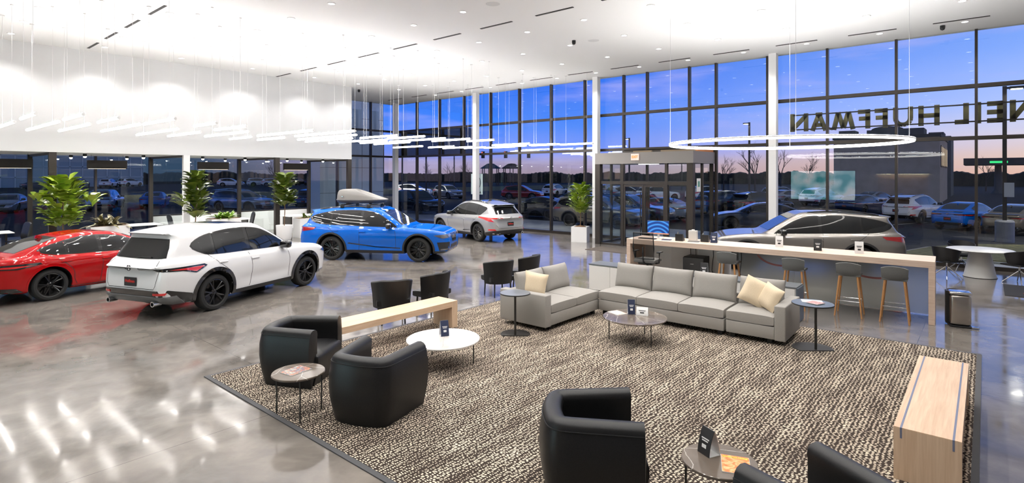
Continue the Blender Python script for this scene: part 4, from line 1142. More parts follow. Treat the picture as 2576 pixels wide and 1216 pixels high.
def tub_chair(x, y, deg, label):
    t = thing('tub_chair', label, 'armchair', (x, y, RZ0), R(deg), 'black leather tub chairs')
    # plan of the outer shell as an open path with rounded corners, opening towards +x
    pts = [(0.345, 0.46), (-0.30, 0.385), (-0.395, 0.27), (-0.43, 0.0), (-0.395, -0.27), (-0.30, -0.385), (0.345, -0.46)]
    path = []
    for i in range(len(pts) - 1):
        n = 7 if i in (0, 5) else 4
        for j in range(n):
            u = j / n; path.append((pts[i][0] + (pts[i + 1][0] - pts[i][0]) * u, pts[i][1] + (pts[i + 1][1] - pts[i][1]) * u))
    path.append(pts[-1])
    P = [Vector((p[0], p[1], 0)) for p in path]
    for _ in range(2):
        P = [P[0]] + [(P[i - 1] + P[i] * 2 + P[i + 1]) / 4 for i in range(1, len(P) - 1)] + [P[-1]]
    # section: (inward offset, height)
    sec = [(0.075, 0.0), (0.05, 0.10), (0.022, 0.24), (0.008, 0.38), (0.012, 0.52), (0.034, 0.645), (0.04, 0.66), (0.046, 0.685), (0.068, 0.712), (0.105, 0.727), (0.15, 0.722), (0.182, 0.698), (0.193, 0.655), (0.185, 0.60), (0.185, 0.45), (0.188, 0.30)]
    m = MB(); rings = []
    for i, p in enumerate(P):
        d = (P[min(i + 1, len(P) - 1)] - P[max(i - 1, 0)]).normalized()
        nin = Vector((-d.y, d.x, 0))
        # shoulders slope down slightly towards the arm tips
        rings.append([m.bm.verts.new(p + nin * a + Vector((0, 0, z))) for a, z in sec])
    for A, B in zip(rings[:-1], rings[1:]):
        for j in range(len(sec) - 1): m.bm.faces.new((A[j], B[j], B[j + 1], A[j + 1]))
        m.bm.faces.new((A[-1], B[-1], B[0], A[0]))
    for rg in (rings[0], rings[-1]):
        c = m.bm.verts.new(sum((v.co for v in rg), Vector()) / len(rg) + Vector((0.012, 0, 0)))
        for j in range(len(rg)): m.bm.faces.new((rg[j], rg[(j + 1) % len(rg)], c))
    m.build('shell', M['leather'], t, True, angle=60)
    # seam piping under the padded rim
    pp = []
    for i, p in enumerate(P):
        d = (P[min(i + 1, len(P) - 1)] - P[max(i - 1, 0)]).normalized(); nin = Vector((-d.y, d.x, 0))
        pp.append(p + nin * 0.034 + Vector((0, 0, 0.653)))
    MB().tube(pp, 0.005, 6).build('piping', M['leather'], t, True)
    # seat: fills the shell, front bulges
    inner = [(0.40, 0.315), (0.41, 0.15), (0.415, 0), (0.41, -0.15), (0.40, -0.315), (0.30, -0.335), (-0.2, -0.26), (-0.29, -0.12), (-0.30, 0), (-0.29, 0.12), (-0.2, 0.26), (0.30, 0.335)]
    sm = MB(); rg = []
    for z, k, dx in ((0.0, 0.90, -0.03), (0.12, 0.95, -0.015), (0.28, 1.0, 0.0), (0.36, 1.0, 0.0), (0.40, 0.97, -0.005), (0.43, 0.87, -0.01), (0.445, 0.6, -0.01), (0.45, 0.2, 0)):
        rg.append([sm.bm.verts.new((a * k + dx, c * k, z)) for a, c in inner])
    n = len(inner)
    for A, B in zip(rg[:-1], rg[1:]):
        for j in range(n): sm.bm.faces.new((A[j], A[(j + 1) % n], B[(j + 1) % n], B[j]))
    sm.bm.faces.new(rg[0][::-1]); sm.bm.faces.new(rg[-1])
    sm.build('seat', M['leather'], t, True, angle=60)
    t.scale = (1.09, 1.09, 1.02)
    return t
tub_chair(-7.08, 3.88, 33, 'black leather tub chair at the rug corner facing the pale marble table')
tub_chair(-5.36, 3.86, 112, 'black leather tub chair seen from its rounded back in front of the pale marble table')
tub_chair(-2.62, 4.14, 38, 'black leather tub chair beside the dark table with the orange magazine')
tub_chair(-0.77, 4.13, 155, 'black leather tub chair cut by the bottom edge near the oak bench')

def bench(x0, x1, y0, y1, label, inlay=True):
    t = thing('oak_bench', label, 'bench', ((x0 + x1) / 2, (y0 + y1) / 2, RZ0))
    w, l = (x1 - x0) / 2, (y1 - y0) / 2; h = 0.47
    MB().b2((-w, -l + 0.13, h - 0.1), (w, l - 0.13, h - 0.005)).b2((-w, -l, h - 0.005), (w, l, h)).build('top', M['oak'], t)
    for s in (-1, 1):
        MB().b2((-w - 0.0005, s * (l + 0.0015), 0), (w + 0.0005, s * (l - 0.13), h - 0.005)).build('end_panel', M['oakz'], t)
    if inlay:
        for xx in (-w + 0.055, w - 0.055):
            MB().b2((xx - 0.008, -l - 0.003, h - 0.095), (xx + 0.008, -l + 0.02, h + 0.0015)).b2((xx - 0.008, -l + 0.02, h - 0.01), (xx + 0.008, l - 0.01, h + 0.0015)).build('inlay', M['inlay'], t)
bench(-0.63, -0.15, 6.05, 8.63, 'pale oak bench with two blue grey inlay lines at the right rug edge')
bench(-7.75, -7.25, 4.42, 7.0, 'pale oak bench with open ends along the left rug edge', False)

def round_table(name, label, x, y, h, r, m, lg, legr, edge=0.018):
    t = thing(name, label, 'table', (x, y, RZ0))
    h = h - RZ0
    MB().lathe([(0, h), (r - 0.004, h), (r, h - 0.004), (r, h - edge), (r - 0.006, h - edge - 0.002), (0, h - edge - 0.002)], (0, 0, 0), 56).build('tabletop', M[m], t, True)
    MB().lathe([(r * 0.93, h - edge - 0.003), (r * 0.93, h - edge - 0.014), (r * 0.85, h - edge - 0.014), (r * 0.85, h - edge - 0.003)], (0, 0, 0), 40).build('apron', M['black'], t)
    for a in lg:
        px, py = legr * math.cos(R(a)), legr * math.sin(R(a))
        MB().tube([(px, py, 0), (px, py, h - edge - 0.01)], 0.009, 8).build('leg', M['black'], t, True)
    return t
round_table('side_table', 'small round dark marble side table with a magazine by the rug corner', -5.98, 3.26, 0.50, 0.29, 'marbleg', (215, 75, 335), 0.26)
round_table('side_table', 'small round dark marble side table with the orange magazine', -1.60, 4.40, 0.50, 0.285, 'marbleg', (200, 320, 80), 0.25)
round_table('coffee_table', 'large round pale marble coffee table before the left tub chairs', -5.98, 5.49, 0.38, 0.53, 'marblew', (40, 160, 280), 0.44)
round_table('coffee_table', 'large round grey brown marble coffee table in front of the sofa', -4.42, 8.33, 0.40, 0.52, 'marbleg', (215, 335, 95), 0.42)
def c_table(x, y, h, r, label, topm, ang):
    t = thing('end_table', label, 'table', (x, y, RZ0), R(ang)); h -= RZ0
    MB().lathe([(0, h), (r - 0.003, h), (r, h - 0.004), (r, h - 0.012), (0, h - 0.016)], (0, 0, 0), 48).build('tabletop', M[topm], t, True)
    MB().lathe([(r + 0.002, h - 0.003), (r + 0.002, h - 0.02), (r - 0.02, h - 0.02)], (0, 0, 0), 48).build('rim', M['black'], t, True)
    MB().tube([(r * 0.30, 0, 0.01), (r * 0.30, 0, h - 0.012)], 0.019, 12).build('pole', M['black'], t, True)
    base = [(r * 0.98 * math.cos(R(a)), r * 0.98 * math.sin(R(a))) for a in range(60, 301, 8)]
    MB().prism(base, 0, 0.012).build('base', M['black'], t)
c_table(-6.14, 7.30, 0.73, 0.26, 'round dark c shaped side table at the left sofa arm', 'greytop', -50)
c_table(-2.07, 9.74, 0.73, 0.30, 'round slate side table with papers at the right sofa end', 'slate', -50)

# sectional sofa in three pieces
def sofa(name, label, loc, w, seats, arms, rz, d=1.0):
    """faces -y locally; x runs along it, from 0 to w"""
    t = thing(name, label, 'sofa', loc, rz, 'sections of the grey lounge sofa')
    x0 = 0.17 if 'l' in arms else 0.0; x1 = w - (0.17 if 'r' in arms else 0)
    MB().b2((x0, -d / 2 + 0.01, 0.085), (x1, d / 2 - 0.18, 0.29), bev=0.012).build('base', M['fabric'], t, True)
    MB().b2((x0, d / 2 - 0.18, 0.085), (x1, d / 2, 0.60), bev=0.03, seg=3).build('back_frame', M['fabric'], t, True)
    for s, a, b_ in (('l', 0, 0.17), ('r', w - 0.17, w)):
        if s in arms: MB().b2((a, -d / 2, 0.075), (b_, d / 2, 0.635), bev=0.018, seg=3).build('armrest', M['fabric'], t, True)
    n = seats; sw = (x1 - x0) / n
    for k in range(n):
        cx = x0 + sw * (k + 0.5)
        place_mesh('seat_cushion', cushion_mesh(sw - 0.008, d - 0.19, 0.18, 0.16, 8, 0.025), M['fabric'], t, T(cx, -0.09, 0.375))
        bc = place_mesh('back_cushion', cushion_mesh(sw - 0.01, 0.50, 0.24, 0.55, 10), M['fabric'], t, T(cx, d / 2 - 0.27, 0.68) @ RX(76))
    for fx in (x0 + 0.09, x1 - 0.09):
        for fy in (-d / 2 + 0.12, d / 2 - 0.12):
            MB().b2((fx - 0.035, fy - 0.035, 0), (fx + 0.035, fy + 0.035, 0.085)).build('foot', M['plastic'], t)
    return t
# left piece runs along the y axis and faces +x; right pieces face -y
sofa('loveseat_section', 'grey two seat sofa section with one arm at the left end', (-6.32, 7.70, RZ0), 1.78, 2, 'l', R(90), 1.06)
sofa('corner_section', 'grey three seat armless sofa section in the middle', (-5.80, 9.92, RZ0), 2.42, 3, '', R(1.5), 1.02)
sofa('end_section', 'grey single seat sofa section with one arm at the right end', (-3.35, 9.99, RZ0), 0.93, 1, 'r', R(1.5), 1.02)
def throw(x, y, z, rx, ry, rz, s, label):
    t = place_mesh('throw_pillow', cushion_mesh(s, s, 0.16, 0.8, 12), M['cream'], None, Matrix.Identity(4))
    t.location = (x, y, z); t.rotation_euler = (R(rx), R(ry), R(rz)); tag(t, label, 'cushion')
throw(-6.36, 8.13, 0.72, 74, 10, 30, 0.44, 'cream throw pillow leaning on the left sofa section')
throw(-3.00, 9.98, 0.735, 66, 22, 8, 0.46, 'cream throw pillow standing on its corner on the end section')
throw(-2.74, 9.88, 0.70, 66, 14, -35, 0.42, 'smaller cream throw pillow against the right sofa arm')

# credenza behind the sofa
t = thing('credenza', 'long low white credenza behind the sofa with a grey top', 'cabinet', (-4.85, 11.35, RZ0), R(1.2))
L_ = 2.2
MB().b2((-L_, -0.24, 0.06), (L_, 0.24, 0.64)).build('carcass', M['whitep'], t)
MB().b2((-L_ - 0.01, -0.26, 0.64), (L_ + 0.01, 0.26, 0.665)).build('top', M['greytop'], t)
MB().b2((-L_, -0.245, 0.0), (L_, 0.22, 0.06)).build('plinth', M['greytop'], t)
MB().b2((L_, -0.25, 0.0), (L_ + 0.03, 0.25, 0.64)).build('end_panel', M['slate'], t)
for k in range(8):
    MB().b2((-L_ + 0.01 + k * 0.5475, -0.262, 0.075), (-L_ + 0.01 + (k + 1) * 0.5475 - 0.008, -0.241, 0.63)).build('door', M['whitep'], t)

# dark chairs behind the benches
def lounge_chair(x, y, deg, label):
    t = thing('leather_chair', label, 'chair', (x, y, 0), R(deg), 'black leather guest chairs on the concrete floor')
    m = MB(); rings = []
    for k in range(17):
        u = -1 + 2 * k / 16; a = u * R(70)
        r = 0.37
        cx = -r * math.cos(a) * 0.85 + 0.04; cy = r * math.sin(a) * 0.98
        if abs(u) > 0.6: cx += (abs(u) - 0.6) * 0.25
        nx, ny = -math.cos(a), math.sin(a)
        top = 0.83 - 0.13 * max(0, abs(u) - 0.45) ** 1.3
        rings.append([m.bm.verts.new((cx + nx * o_, cy + ny * o_, z)) for o_, z in ((0.0, 0.30), (0.02, 0.55), (0.05, top - 0.02), (0.035, top), (0.01, top), (-0.005, top - 0.02), (-0.03, 0.55), (-0.04, 0.30))])
    for A, B in zip(rings[:-1], rings[1:]):
        for j in range(8): m.bm.faces.new((A[j], B[j], B[(j + 1) % 8], A[(j + 1) % 8]))
    m.bm.faces.new(rings[0]); m.bm.faces.new(rings[-1][::-1])
    m.build('backrest', M['leather'], t, True)
    place_mesh('seat', cushion_mesh(0.50, 0.60, 0.14, 0.2, 6, 0.02), M['leather'], t, T(0.03, 0, 0.40))
    for sx, sy in ((-0.2, 0.2), (-0.2, -0.2), (0.22, 0.22), (0.22, -0.22)):
        MB().tube([(sx, sy, 0.36), (sx * 1.08, sy * 1.05, 0)], 0.02, 8, r2=0.014).build('leg', M['plastic'], t, True)
lounge_chair(-8.44, 6.46, 150, 'black leather chair behind the left oak bench, nearer of the two')
lounge_chair(-8.42, 7.46, 190, 'black leather chair behind the left oak bench end, further of the two')
lounge_chair(-8.46, 9.46, 160, 'black leather chair behind the left sofa arm, nearer of the two')
lounge_chair(-8.44, 10.46, 190, 'black leather chair behind the left sofa cushions, further of the two')

# ------------------------------------------------------------ reception counter
CR = R(2.4)
t = thing('reception_counter', 'long pale oak bar counter with waterfall ends and frosted panels', 'counter', (-3.78, 13.03, 0), CR)
cl, cw, chh = 3.07, 0.46, 1.16
MB().b2((-cl, -cw, chh - 0.12), (cl, cw, chh), bev=0.004).build('countertop', M['oakx'], t)
for s in (-1, 1):
    MB().b2((s * cl, -cw, 0), (s * (cl - 0.10), cw, chh - 0.12), bev=0.004).build('end_panel', M['oakx'], t)
for k in range(3):
    MB().b2((-0.62 + k * 1.195, cw - 0.06, 0.02), (-0.62 + (k + 1) * 1.195 - 0.006, cw - 0.045, chh - 0.125)).build('glass_panel', M['frost'], t)
for k in range(3):
    MB().b2((-cl + 0.11 + k * 0.7, cw - 0.06, 0.02), (-cl + 0.11 + (k + 1) * 0.7 - 0.006, cw - 0.04, chh - 0.125)).build('modesty_panel', M['whitep'], t)
MB().b2((-0.86, -0.1, 0), (-0.80, cw - 0.02, chh - 0.12)).build('support_panel', M['whitep'], t)
pk = mat('pale red arc', (0.55, 0.25, 0.25), 0.5)
for cx, r, a0, a1, zc in ((0.28, 0.42, 200, 330, 1.02), (2.05, 0.52, 200, 330, 1.02)):
    MB().tube([(cx + r * 1.2 * math.cos(R(a)), cw - 0.061, zc + r * 0.75 * math.sin(R(a))) for a in np.linspace(a0, a1, 24)], 0.022, 6).build('red_arc', pk, t)  # pale red curves laid on the frosted panels
for k, x in enumerate((-1.75, -1.62, -1.2, -0.55)):
    MB().tube([(x, cw - 0.1, chh - 0.12), (x + 0.02, cw - 0.13, 0.8), (x - 0.02, cw - 0.12, 0.45), (x + 0.1, cw - 0.14, 0.12)], 0.008, 6).build('cable', M['plastic'], t)
def on_counter(u, v, z=0.0):
    c, s = math.cos(CR), math.sin(CR)
    return (-3.78 + u * c - v * s, 13.03 + u * s + v * c, chh + z)

def stool(x, y, deg, label):
    t = thing('bar_stool', label, 'stool', (x, y, 0), R(deg), 'grey bar stools at the counter')
    place_mesh('seat', cushion_mesh(0.40, 0.38, 0.06, 0.3, 6, 0.01), M['stoolgrey'], t, T(0, 0.02, 0.80))
    m = MB(); rings = []
    for k in range(13):
        u = -1 + 2 * k / 12; a = u * R(21); r = 0.56
        cx, cy = r * math.sin(a), -r * math.cos(a) + 0.37
        nx, ny = math.sin(a), -math.cos(a)
        tz = 1.055 - 0.04 * u * u
        rings.append([m.bm.verts.new((cx + nx * q, cy + ny * q, z)) for q, z in ((-0.03, 0.78), (0.008, 0.82), (0.028, 0.93), (0.038, tz - 0.01), (0.026, tz), (0.008, tz - 0.01), (-0.004, 0.93), (-0.045, 0.81))])
    for A, B in zip(rings[:-1], rings[1:]):
        for j in range(8): m.bm.faces.new((A[j], B[j], B[(j + 1) % 8], A[(j + 1) % 8]))
    m.bm.faces.new(rings[0]); m.bm.faces.new(rings[-1][::-1])
    m.build('backrest', M['stoolgrey'], t, True)
    for sx in (-1, 1):
        for sy in (-1, 1):
            MB().tube([(sx * 0.15, sy * 0.14, 0.78), (sx * 0.225, sy * 0.225, 0.0)], 0.021, 8, r2=0.014).build('leg', M['beech'], t, True)
    MB().tube([(-0.198, -0.195, 0.30), (0.198, -0.195, 0.30), (0.198, 0.195, 0.30), (-0.198, 0.195, 0.30)], 0.008, 6, True).build('footrest', M['chrome'], t, True)
stool(-4.36, 12.60, 3, 'grey bar stool with oak legs beside the black mini fridge')
stool(-3.00, 12.56, 2, 'grey bar stool with oak legs behind the right end of the sofa')
stool(-2.03, 12.60, 3, 'grey bar stool with oak legs, second from the counter end')
stool(-1.29, 12.62, 3, 'grey bar stool with oak legs nearest the steel bin')

t = thing('pedal_bin', 'brushed steel pedal bin at the end of the counter', 'bin', (-0.36, 13.02, 0), R(8))
MB().b2((-0.16, -0.20, 0.0), (0.16, 0.20, 0.035), bev=0.01).build('base', M['plastic'], t)
MB().b2((-0.155, -0.195, 0.035), (0.155, 0.195, 0.58), bev=0.05, seg=4).build('body', M['steel'], t, True)
MB().b2((-0.162, -0.2, 0.585), (0.162, 0.2, 0.635), bev=0.022, seg=3).build('lid', M['chrome'], t, True)
MB().b2((-0.20, -0.05, 0.03), (-0.155, 0.12, 0.62)).build('hinge_cover', M['plastic'], t)
MB().b2((0.14, -0.20, 0.01), (0.26, -0.08, 0.03), bev=0.006).build('pedal', M['chrome'], t)

def tent(x, y, z, deg, label, m='ink', w=0.15, h=0.24, bars=True, curved=True):
    t = thing('tent_card', label, 'tent card', (x, y, z), R(deg))
    # two faces leaning together on a foot, the gap open at the sides
    def prof(s, k=9): return [(-s * (0.052 * (1 - (i / k) ** 1.6) + 0.006), h * i / k) for i in range(k + 1)]
    for s, mm in ((1, m), (-1, 'paper')):
        b = MB(); pr = prof(s)
        A = [b.bm.verts.new((-w / 2, q, z_)) for q, z_ in pr]; B = [b.bm.verts.new((w / 2, q, z_)) for q, z_ in pr]
        A2 = [b.bm.verts.new((-w / 2, q + s * 0.004, z_)) for q, z_ in pr]; B2 = [b.bm.verts.new((w / 2, q + s * 0.004, z_)) for q, z_ in pr]
        for i in range(len(pr) - 1):
            b.bm.faces.new((A[i], B[i], B[i + 1], A[i + 1])); b.bm.faces.new((B2[i], A2[i], A2[i + 1], B2[i + 1]))
            b.bm.faces.new((A[i], A[i + 1], A2[i + 1], A2[i])); b.bm.faces.new((B2[i], B2[i + 1], B[i + 1], B[i]))
        b.build('front_panel' if s > 0 else 'rear_panel', M[mm], t)
    MB().b2((-w / 2, -0.056, 0), (w / 2, 0.056, 0.004)).build('foot', M['paper'], t)
    if bars:
        b = MB()
        for zz, ww in ((0.62, 0.62), (0.54, 0.5), (0.34, 0.36)):
            i = zz; q = -(0.052 * (1 - i ** 1.6) + 0.006)
            b.box((0, q - 0.0015, h * zz), (w * ww, 0.002, h * (0.045 if zz > 0.4 else 0.14)), rot=RX(-8))
        b.build('printed_block', M['paper'] if m != 'paper' else M['ink'], t)
    return t
VIEW = -40
for u, v, m, lb in ((-1.05, -0.02, 'navy', 'navy tent card on the counter near the phones'), (0.33, 0.10, 'paper', 'white tent card on the counter before the grey car door'), (1.10, -0.02, 'ink', 'black tent card on the counter between two white cards'), (1.84, 0.0, 'paper', 'white tent card on the counter nearest its right end')):
    x, y, z = on_counter(u, v)
    tent(x, y, z, 12, lb, m)
tent(-1.70, 4.45, 0.50, -26, 'black tent card on the table with the orange magazine', 'ink', 0.13, 0.20)
tent(-6.08, 5.60, 0.38, 62, 'navy tent card on the pale marble table', 'navy', 0.12, 0.22)
tent(-4.56, 8.47, 0.40, 35, 'dark tent card on the grey brown coffee table', 'navy', 0.12, 0.24)
tent(-4.38, 8.52, 0.40, 22, 'small white card with a car picture on the coffee table', 'paper', 0.19, 0.13)
tent(-4.42, 11.32, 0.68, 14, 'rounded tent card on the credenza behind the sofa cushions', 'ink', 0.15, 0.25)

def magazine(x, y, z, deg, label, cols, w=0.21, h=0.275, title=None, tcol=None):
    t = thing('magazine', label, 'magazine', (x, y, z), R(deg))
    MB().b2((-w / 2, -h / 2, 0), (w / 2, h / 2, 0.006)).build('pages', M['paper'], t)
    m = mat(label[:18], cols[0], 0.3)
    nt, N, L, bb = nodes(m)
    tc = N.new('ShaderNodeTexCoord'); nz = N.new('ShaderNodeTexNoise'); nz.inputs['Scale'].default_value = 13; nz.inputs['Detail'].default_value = 3; nz.inputs['Distortion'].default_value = 1.5
    rp = ramp(nt, [(0.25 + 0.5 * i / (len(cols) - 1), c) for i, c in enumerate(cols)])
    L.new(tc.outputs['Object'], nz.inputs['Vector']); L.new(nz.outputs['Fac'], rp.inputs['Fac']); L.new(rp.outputs['Color'], bb.inputs['Base Color'])
    MB().b2((-w / 2 + 0.002, -h / 2 + 0.002, 0.006), (w / 2 - 0.002, h / 2 - 0.002, 0.0075)).build('cover', m, t)
    if title:
        text_obj('cover_title', title, 0.029, mat('title ' + title, tcol, 0.5), t, T(0, h / 2 - 0.03, 0.0085), 0.0006, 0.0012)
    return t
magazine(-1.47, 4.40, 0.50, 22, 'magazine with orange food cover on the front side table', [(0.75, 0.08, 0.02), (0.85, 0.22, 0.04), (0.9, 0.55, 0.25), (0.55, 0.04, 0.02)], title='Southern Living', tcol=(0.95, 0.75, 0.08))
magazine(-6.02, 3.25, 0.50, 8, 'colourful magazine on the small side table by the rug corner', [(0.85, 0.82, 0.75), (0.6, 0.2, 0.05), (0.05, 0.1, 0.2), (0.8, 0.7, 0.5), (0.1, 0.12, 0.05)])
magazine(-4.76, 8.36, 0.40, 70, 'orange magazine on the grey brown coffee table', [(0.8, 0.25, 0.06), (0.85, 0.8, 0.7), (0.5, 0.1, 0.04)])
magazine(-2.03, 9.72, 0.739, 70, 'crumpled white leaflet on the slate side table', [(0.8, 0.78, 0.75), (0.5, 0.2, 0.15), (0.75, 0.75, 0.75)], 0.2, 0.2)
magazine(-2.10, 9.84, 0.73, 20, 'open white leaflet under the crumpled one on the slate table', [(0.85, 0.85, 0.84), (0.7, 0.7, 0.72)], 0.3, 0.2)

# desk things
def phone(u, v, deg, label):
    x, y, z = on_counter(u, v)
    t = thing('desk_phone', label, 'phone', (x, y, z), R(deg))
    MB().plate([(-0.10, 0), (0.10, 0), (0.08, 0.05), (-0.06, 0.17), (-0.10, 0.17)], lambda a, b_, d: (-0.09 + d, a, b_), 0.18).build('body', M['plastic'], t)
    MB().box((0.045, -0.045, 0.13), (0.09, 0.002, 0.05), rot=RX(-40)).build('screen', M['gloss'], t)
    MB().tube([(-0.06, -0.08, 0.075), (-0.06, 0.0, 0.14), (-0.06, 0.07, 0.19)], 0.022, 8).build('handset', M['plastic'], t, True)
phone(-1.83, -0.12, 10, 'black desk phone beside the white caddy')
phone(-1.28, 0.05, 10, 'black desk phone near the navy tent card')
x, y, z = on_counter(-2.47, 0.08)
t = thing('monitor', 'computer monitor with a blue swirl screen on the counter', 'monitor', (x, y, z), R(8))
MB().b2((-0.12, -0.09, 0), (0.12, 0.09, 0.012), bev=0.004).build('foot', M['whitep'], t)
MB().b2((-0.025, 0.02, 0.012), (0.025, 0.04, 0.2)).build('stand', M['whitep'], t)
MB().b2((-0.28, -0.012, 0.10), (0.28, 0.02, 0.44), bev=0.006).build('case', M['plastic'], t)
sm = mat('blue swirl screen', (0, 0, 0), 0.3)
nt, N, L, bb = nodes(sm)
tc = N.new('ShaderNodeTexCoord'); wv = N.new('ShaderNodeTexWave'); wv.wave_type = 'RINGS'; wv.rings_direction = 'Y'; wv.inputs['Scale'].default_value = 3.2; wv.inputs['Distortion'].default_value = 4.0; wv.inputs['Detail'].default_value = 0.3; wv.inputs['Detail Scale'].default_value = 0.6
rp = ramp(nt, [(0.0, (0.005, 0.04, 0.25)), (0.75, (0.01, 0.18, 0.85)), (1.0, (0.12, 0.5, 1.0))])
L.new(tc.outputs['Object'], wv.inputs['Vector']); L.new(wv.outputs['Fac'], rp.inputs['Fac']); L.new(rp.outputs['Color'], bb.inputs['Emission Color']); bb.inputs['Emission Strength'].default_value = 0.8
MB().b2((-0.27, -0.0135, 0.13), (0.27, -0.012, 0.432)).build('screen', sm, t)
MB().b2((-0.27, -0.0138, 0.105), (0.27, -0.012, 0.128)).build('taskbar', mat('peach bar', (0.5, 0.2, 0.12), 0.5, emit=(1, 0.4, 0.25), estr=0.5), t)
x, y, z = on_counter(-2.62, -0.22)
t = thing('keyboard', 'black keyboard before the monitor', 'keyboard', (x, y, z), R(4))
MB().b2((-0.22, -0.07, 0), (0.22, 0.07, 0.014), bev=0.004).build('tray', M['plastic'], t)
b = MB()
for i in range(14):
    for j in range(5): b.b2((-0.21 + i * 0.03, -0.06 + j * 0.024, 0.014), (-0.21 + i * 0.03 + 0.024, -0.06 + j * 0.024 + 0.019, 0.02))
b.build('key', M['black'], t)
for u, v, w_, d_, h_, m_, lb, nm, ct in ((-2.15, -0.16, 0.22, 0.16, 0.012, 'navy', 'dark notebook lying beside the keyboard', 'notebook', 'book'), (-1.5, -0.1, 0.26, 0.18, 0.015, 'greytop', 'dark tray lying between the two phones', 'tray', 'tray'), (-2.2, 0.1, 0.2, 0.14, 0.006, 'paper', 'white papers below the monitor', 'paper_sheet', 'paper')):
    x, y, z = on_counter(u, v); o = MB().box((0, 0, h_ / 2), (w_, d_, h_), bev=0.002).build(nm, M[m_]); o.location = (x, y, z); o.rotation_euler[2] = R(12); tag(o, lb, ct)
x, y, z = on_counter(-1.62, 0.18)
t = thing('acrylic_holder', 'white translucent acrylic box on the counter between the phones', 'box', (x, y, z), R(6))
MB().b2((-0.10, -0.05, 0), (0.10, 0.05, 0.235), bev=0.006).build('case', mat('milky acrylic', (0.72, 0.70, 0.66), 0.3), t)
MB().b2((-0.03, -0.03, 0.235), (0.03, 0.03, 0.26), bev=0.006).build('lid', M['whitep'], t)

t = thing('mini_fridge', 'black mini fridge under the counter', 'fridge', (-5.32, 13.12, 0), R(4))
MB().b2((-0.24, -0.20, 0.02), (0.24, 0.26, 0.78), bev=0.006).build('cabinet', M['plastic'], t)
MB().b2((-0.24, -0.25, 0.03), (0.24, -0.203, 0.77), bev=0.008).build('door', M['gloss'], t)
MB().b2((-0.06, -0.252, 0.615), (0.02, -0.25, 0.625)).build('logo', M['chrome'], t)
for sx in (-0.2, 0.2):
    for sy in (-0.16, 0.2): MB().cyl((sx, sy, 0), 0.02, 0.02, 10).build('foot', M['plastic'], t)

def drafting(x, y, deg):
    t = thing('office_chair', 'black mesh backed office chair at the reception desk', 'chair', (x, y, 0), R(deg))
    place_mesh('seat', cushion_mesh(0.50, 0.48, 0.09, 0.25, 6, 0.015), mat('office seat', (0.11, 0.105, 0.10), 0.6), t, T(0, 0.02, 0.74))
    MB().b2((-0.17, -0.16, 0.66), (0.17, 0.18, 0.70), bev=0.015).build('mechanism', M['plastic'], t)
    bk = [(-0.23, -0.19, 0.80), (-0.25, -0.255, 1.05), (-0.235, -0.27, 1.40), (0.235, -0.27, 1.40), (0.25, -0.255, 1.05), (0.23, -0.19, 0.80)]
    MB().tube(bk, 0.016, 8, True).tube([(0, -0.13, 0.68), (0, -0.26, 0.74), (0, -0.29, 0.95), (0, -0.275, 1.08)], 0.02, 8).build('back_frame', M['plastic'], t, True)
    g = MB()
    for i in range(10):
        u = i / 10; v = (i + 1) / 10
        f_ = lambda q: (-0.19 - 0.065 * min(q / 0.42, 1) - 0.015 * max(0, (q - 0.42) / 0.58), 0.80 + 0.6 * q)
        (ya, za), (yb, zb) = f_(u), f_(v)
        g.face([(-0.235, ya, za), (0.235, ya, za), (0.235, yb, zb), (-0.235, yb, zb)])
    g.build('back_mesh', glass_mat('mesh weave', (0.42, 0.42, 0.42), 1.2, 0.3, 0.5), t)
    for s in (-1, 1):
        MB().tube([(s * 0.2, 0.0, 0.68), (s * 0.29, -0.02, 0.70), (s * 0.29, 0.0, 0.93)], 0.018, 8).box((s * 0.29, 0.03, 0.945), (0.08, 0.25, 0.025), bev=0.008).build('armrest', M['plastic'], t, True)
    MB().tube([(0, 0, 0.07), (0, 0, 0.66)], 0.025, 10).build('gas_lift', M['plastic'], t, True)
    MB().tube([(0.2 * math.cos(k * PI / 12), 0.2 * math.sin(k * PI / 12), 0.30) for k in range(24)], 0.011, 6, True).build('foot_ring', M['plastic'], t, True)
    for k in range(5):
        a = 2 * PI * k / 5 + 0.3; c, s = math.cos(a), math.sin(a)
        MB().tube([(0, 0, 0.10), (0.30 * c, 0.30 * s, 0.075)], 0.02, 6, r2=0.014).build('base_arm', M['plastic'], t, True)
        MB().lathe([(0.0, -0.02), (0.03, -0.02), (0.03, 0.02), (0.0, 0.02)], (0.30 * c, 0.30 * s, 0.03), 14, 'Y').build('caster', M['plastic'], t, True)
drafting(-6.05, 12.02, 6)

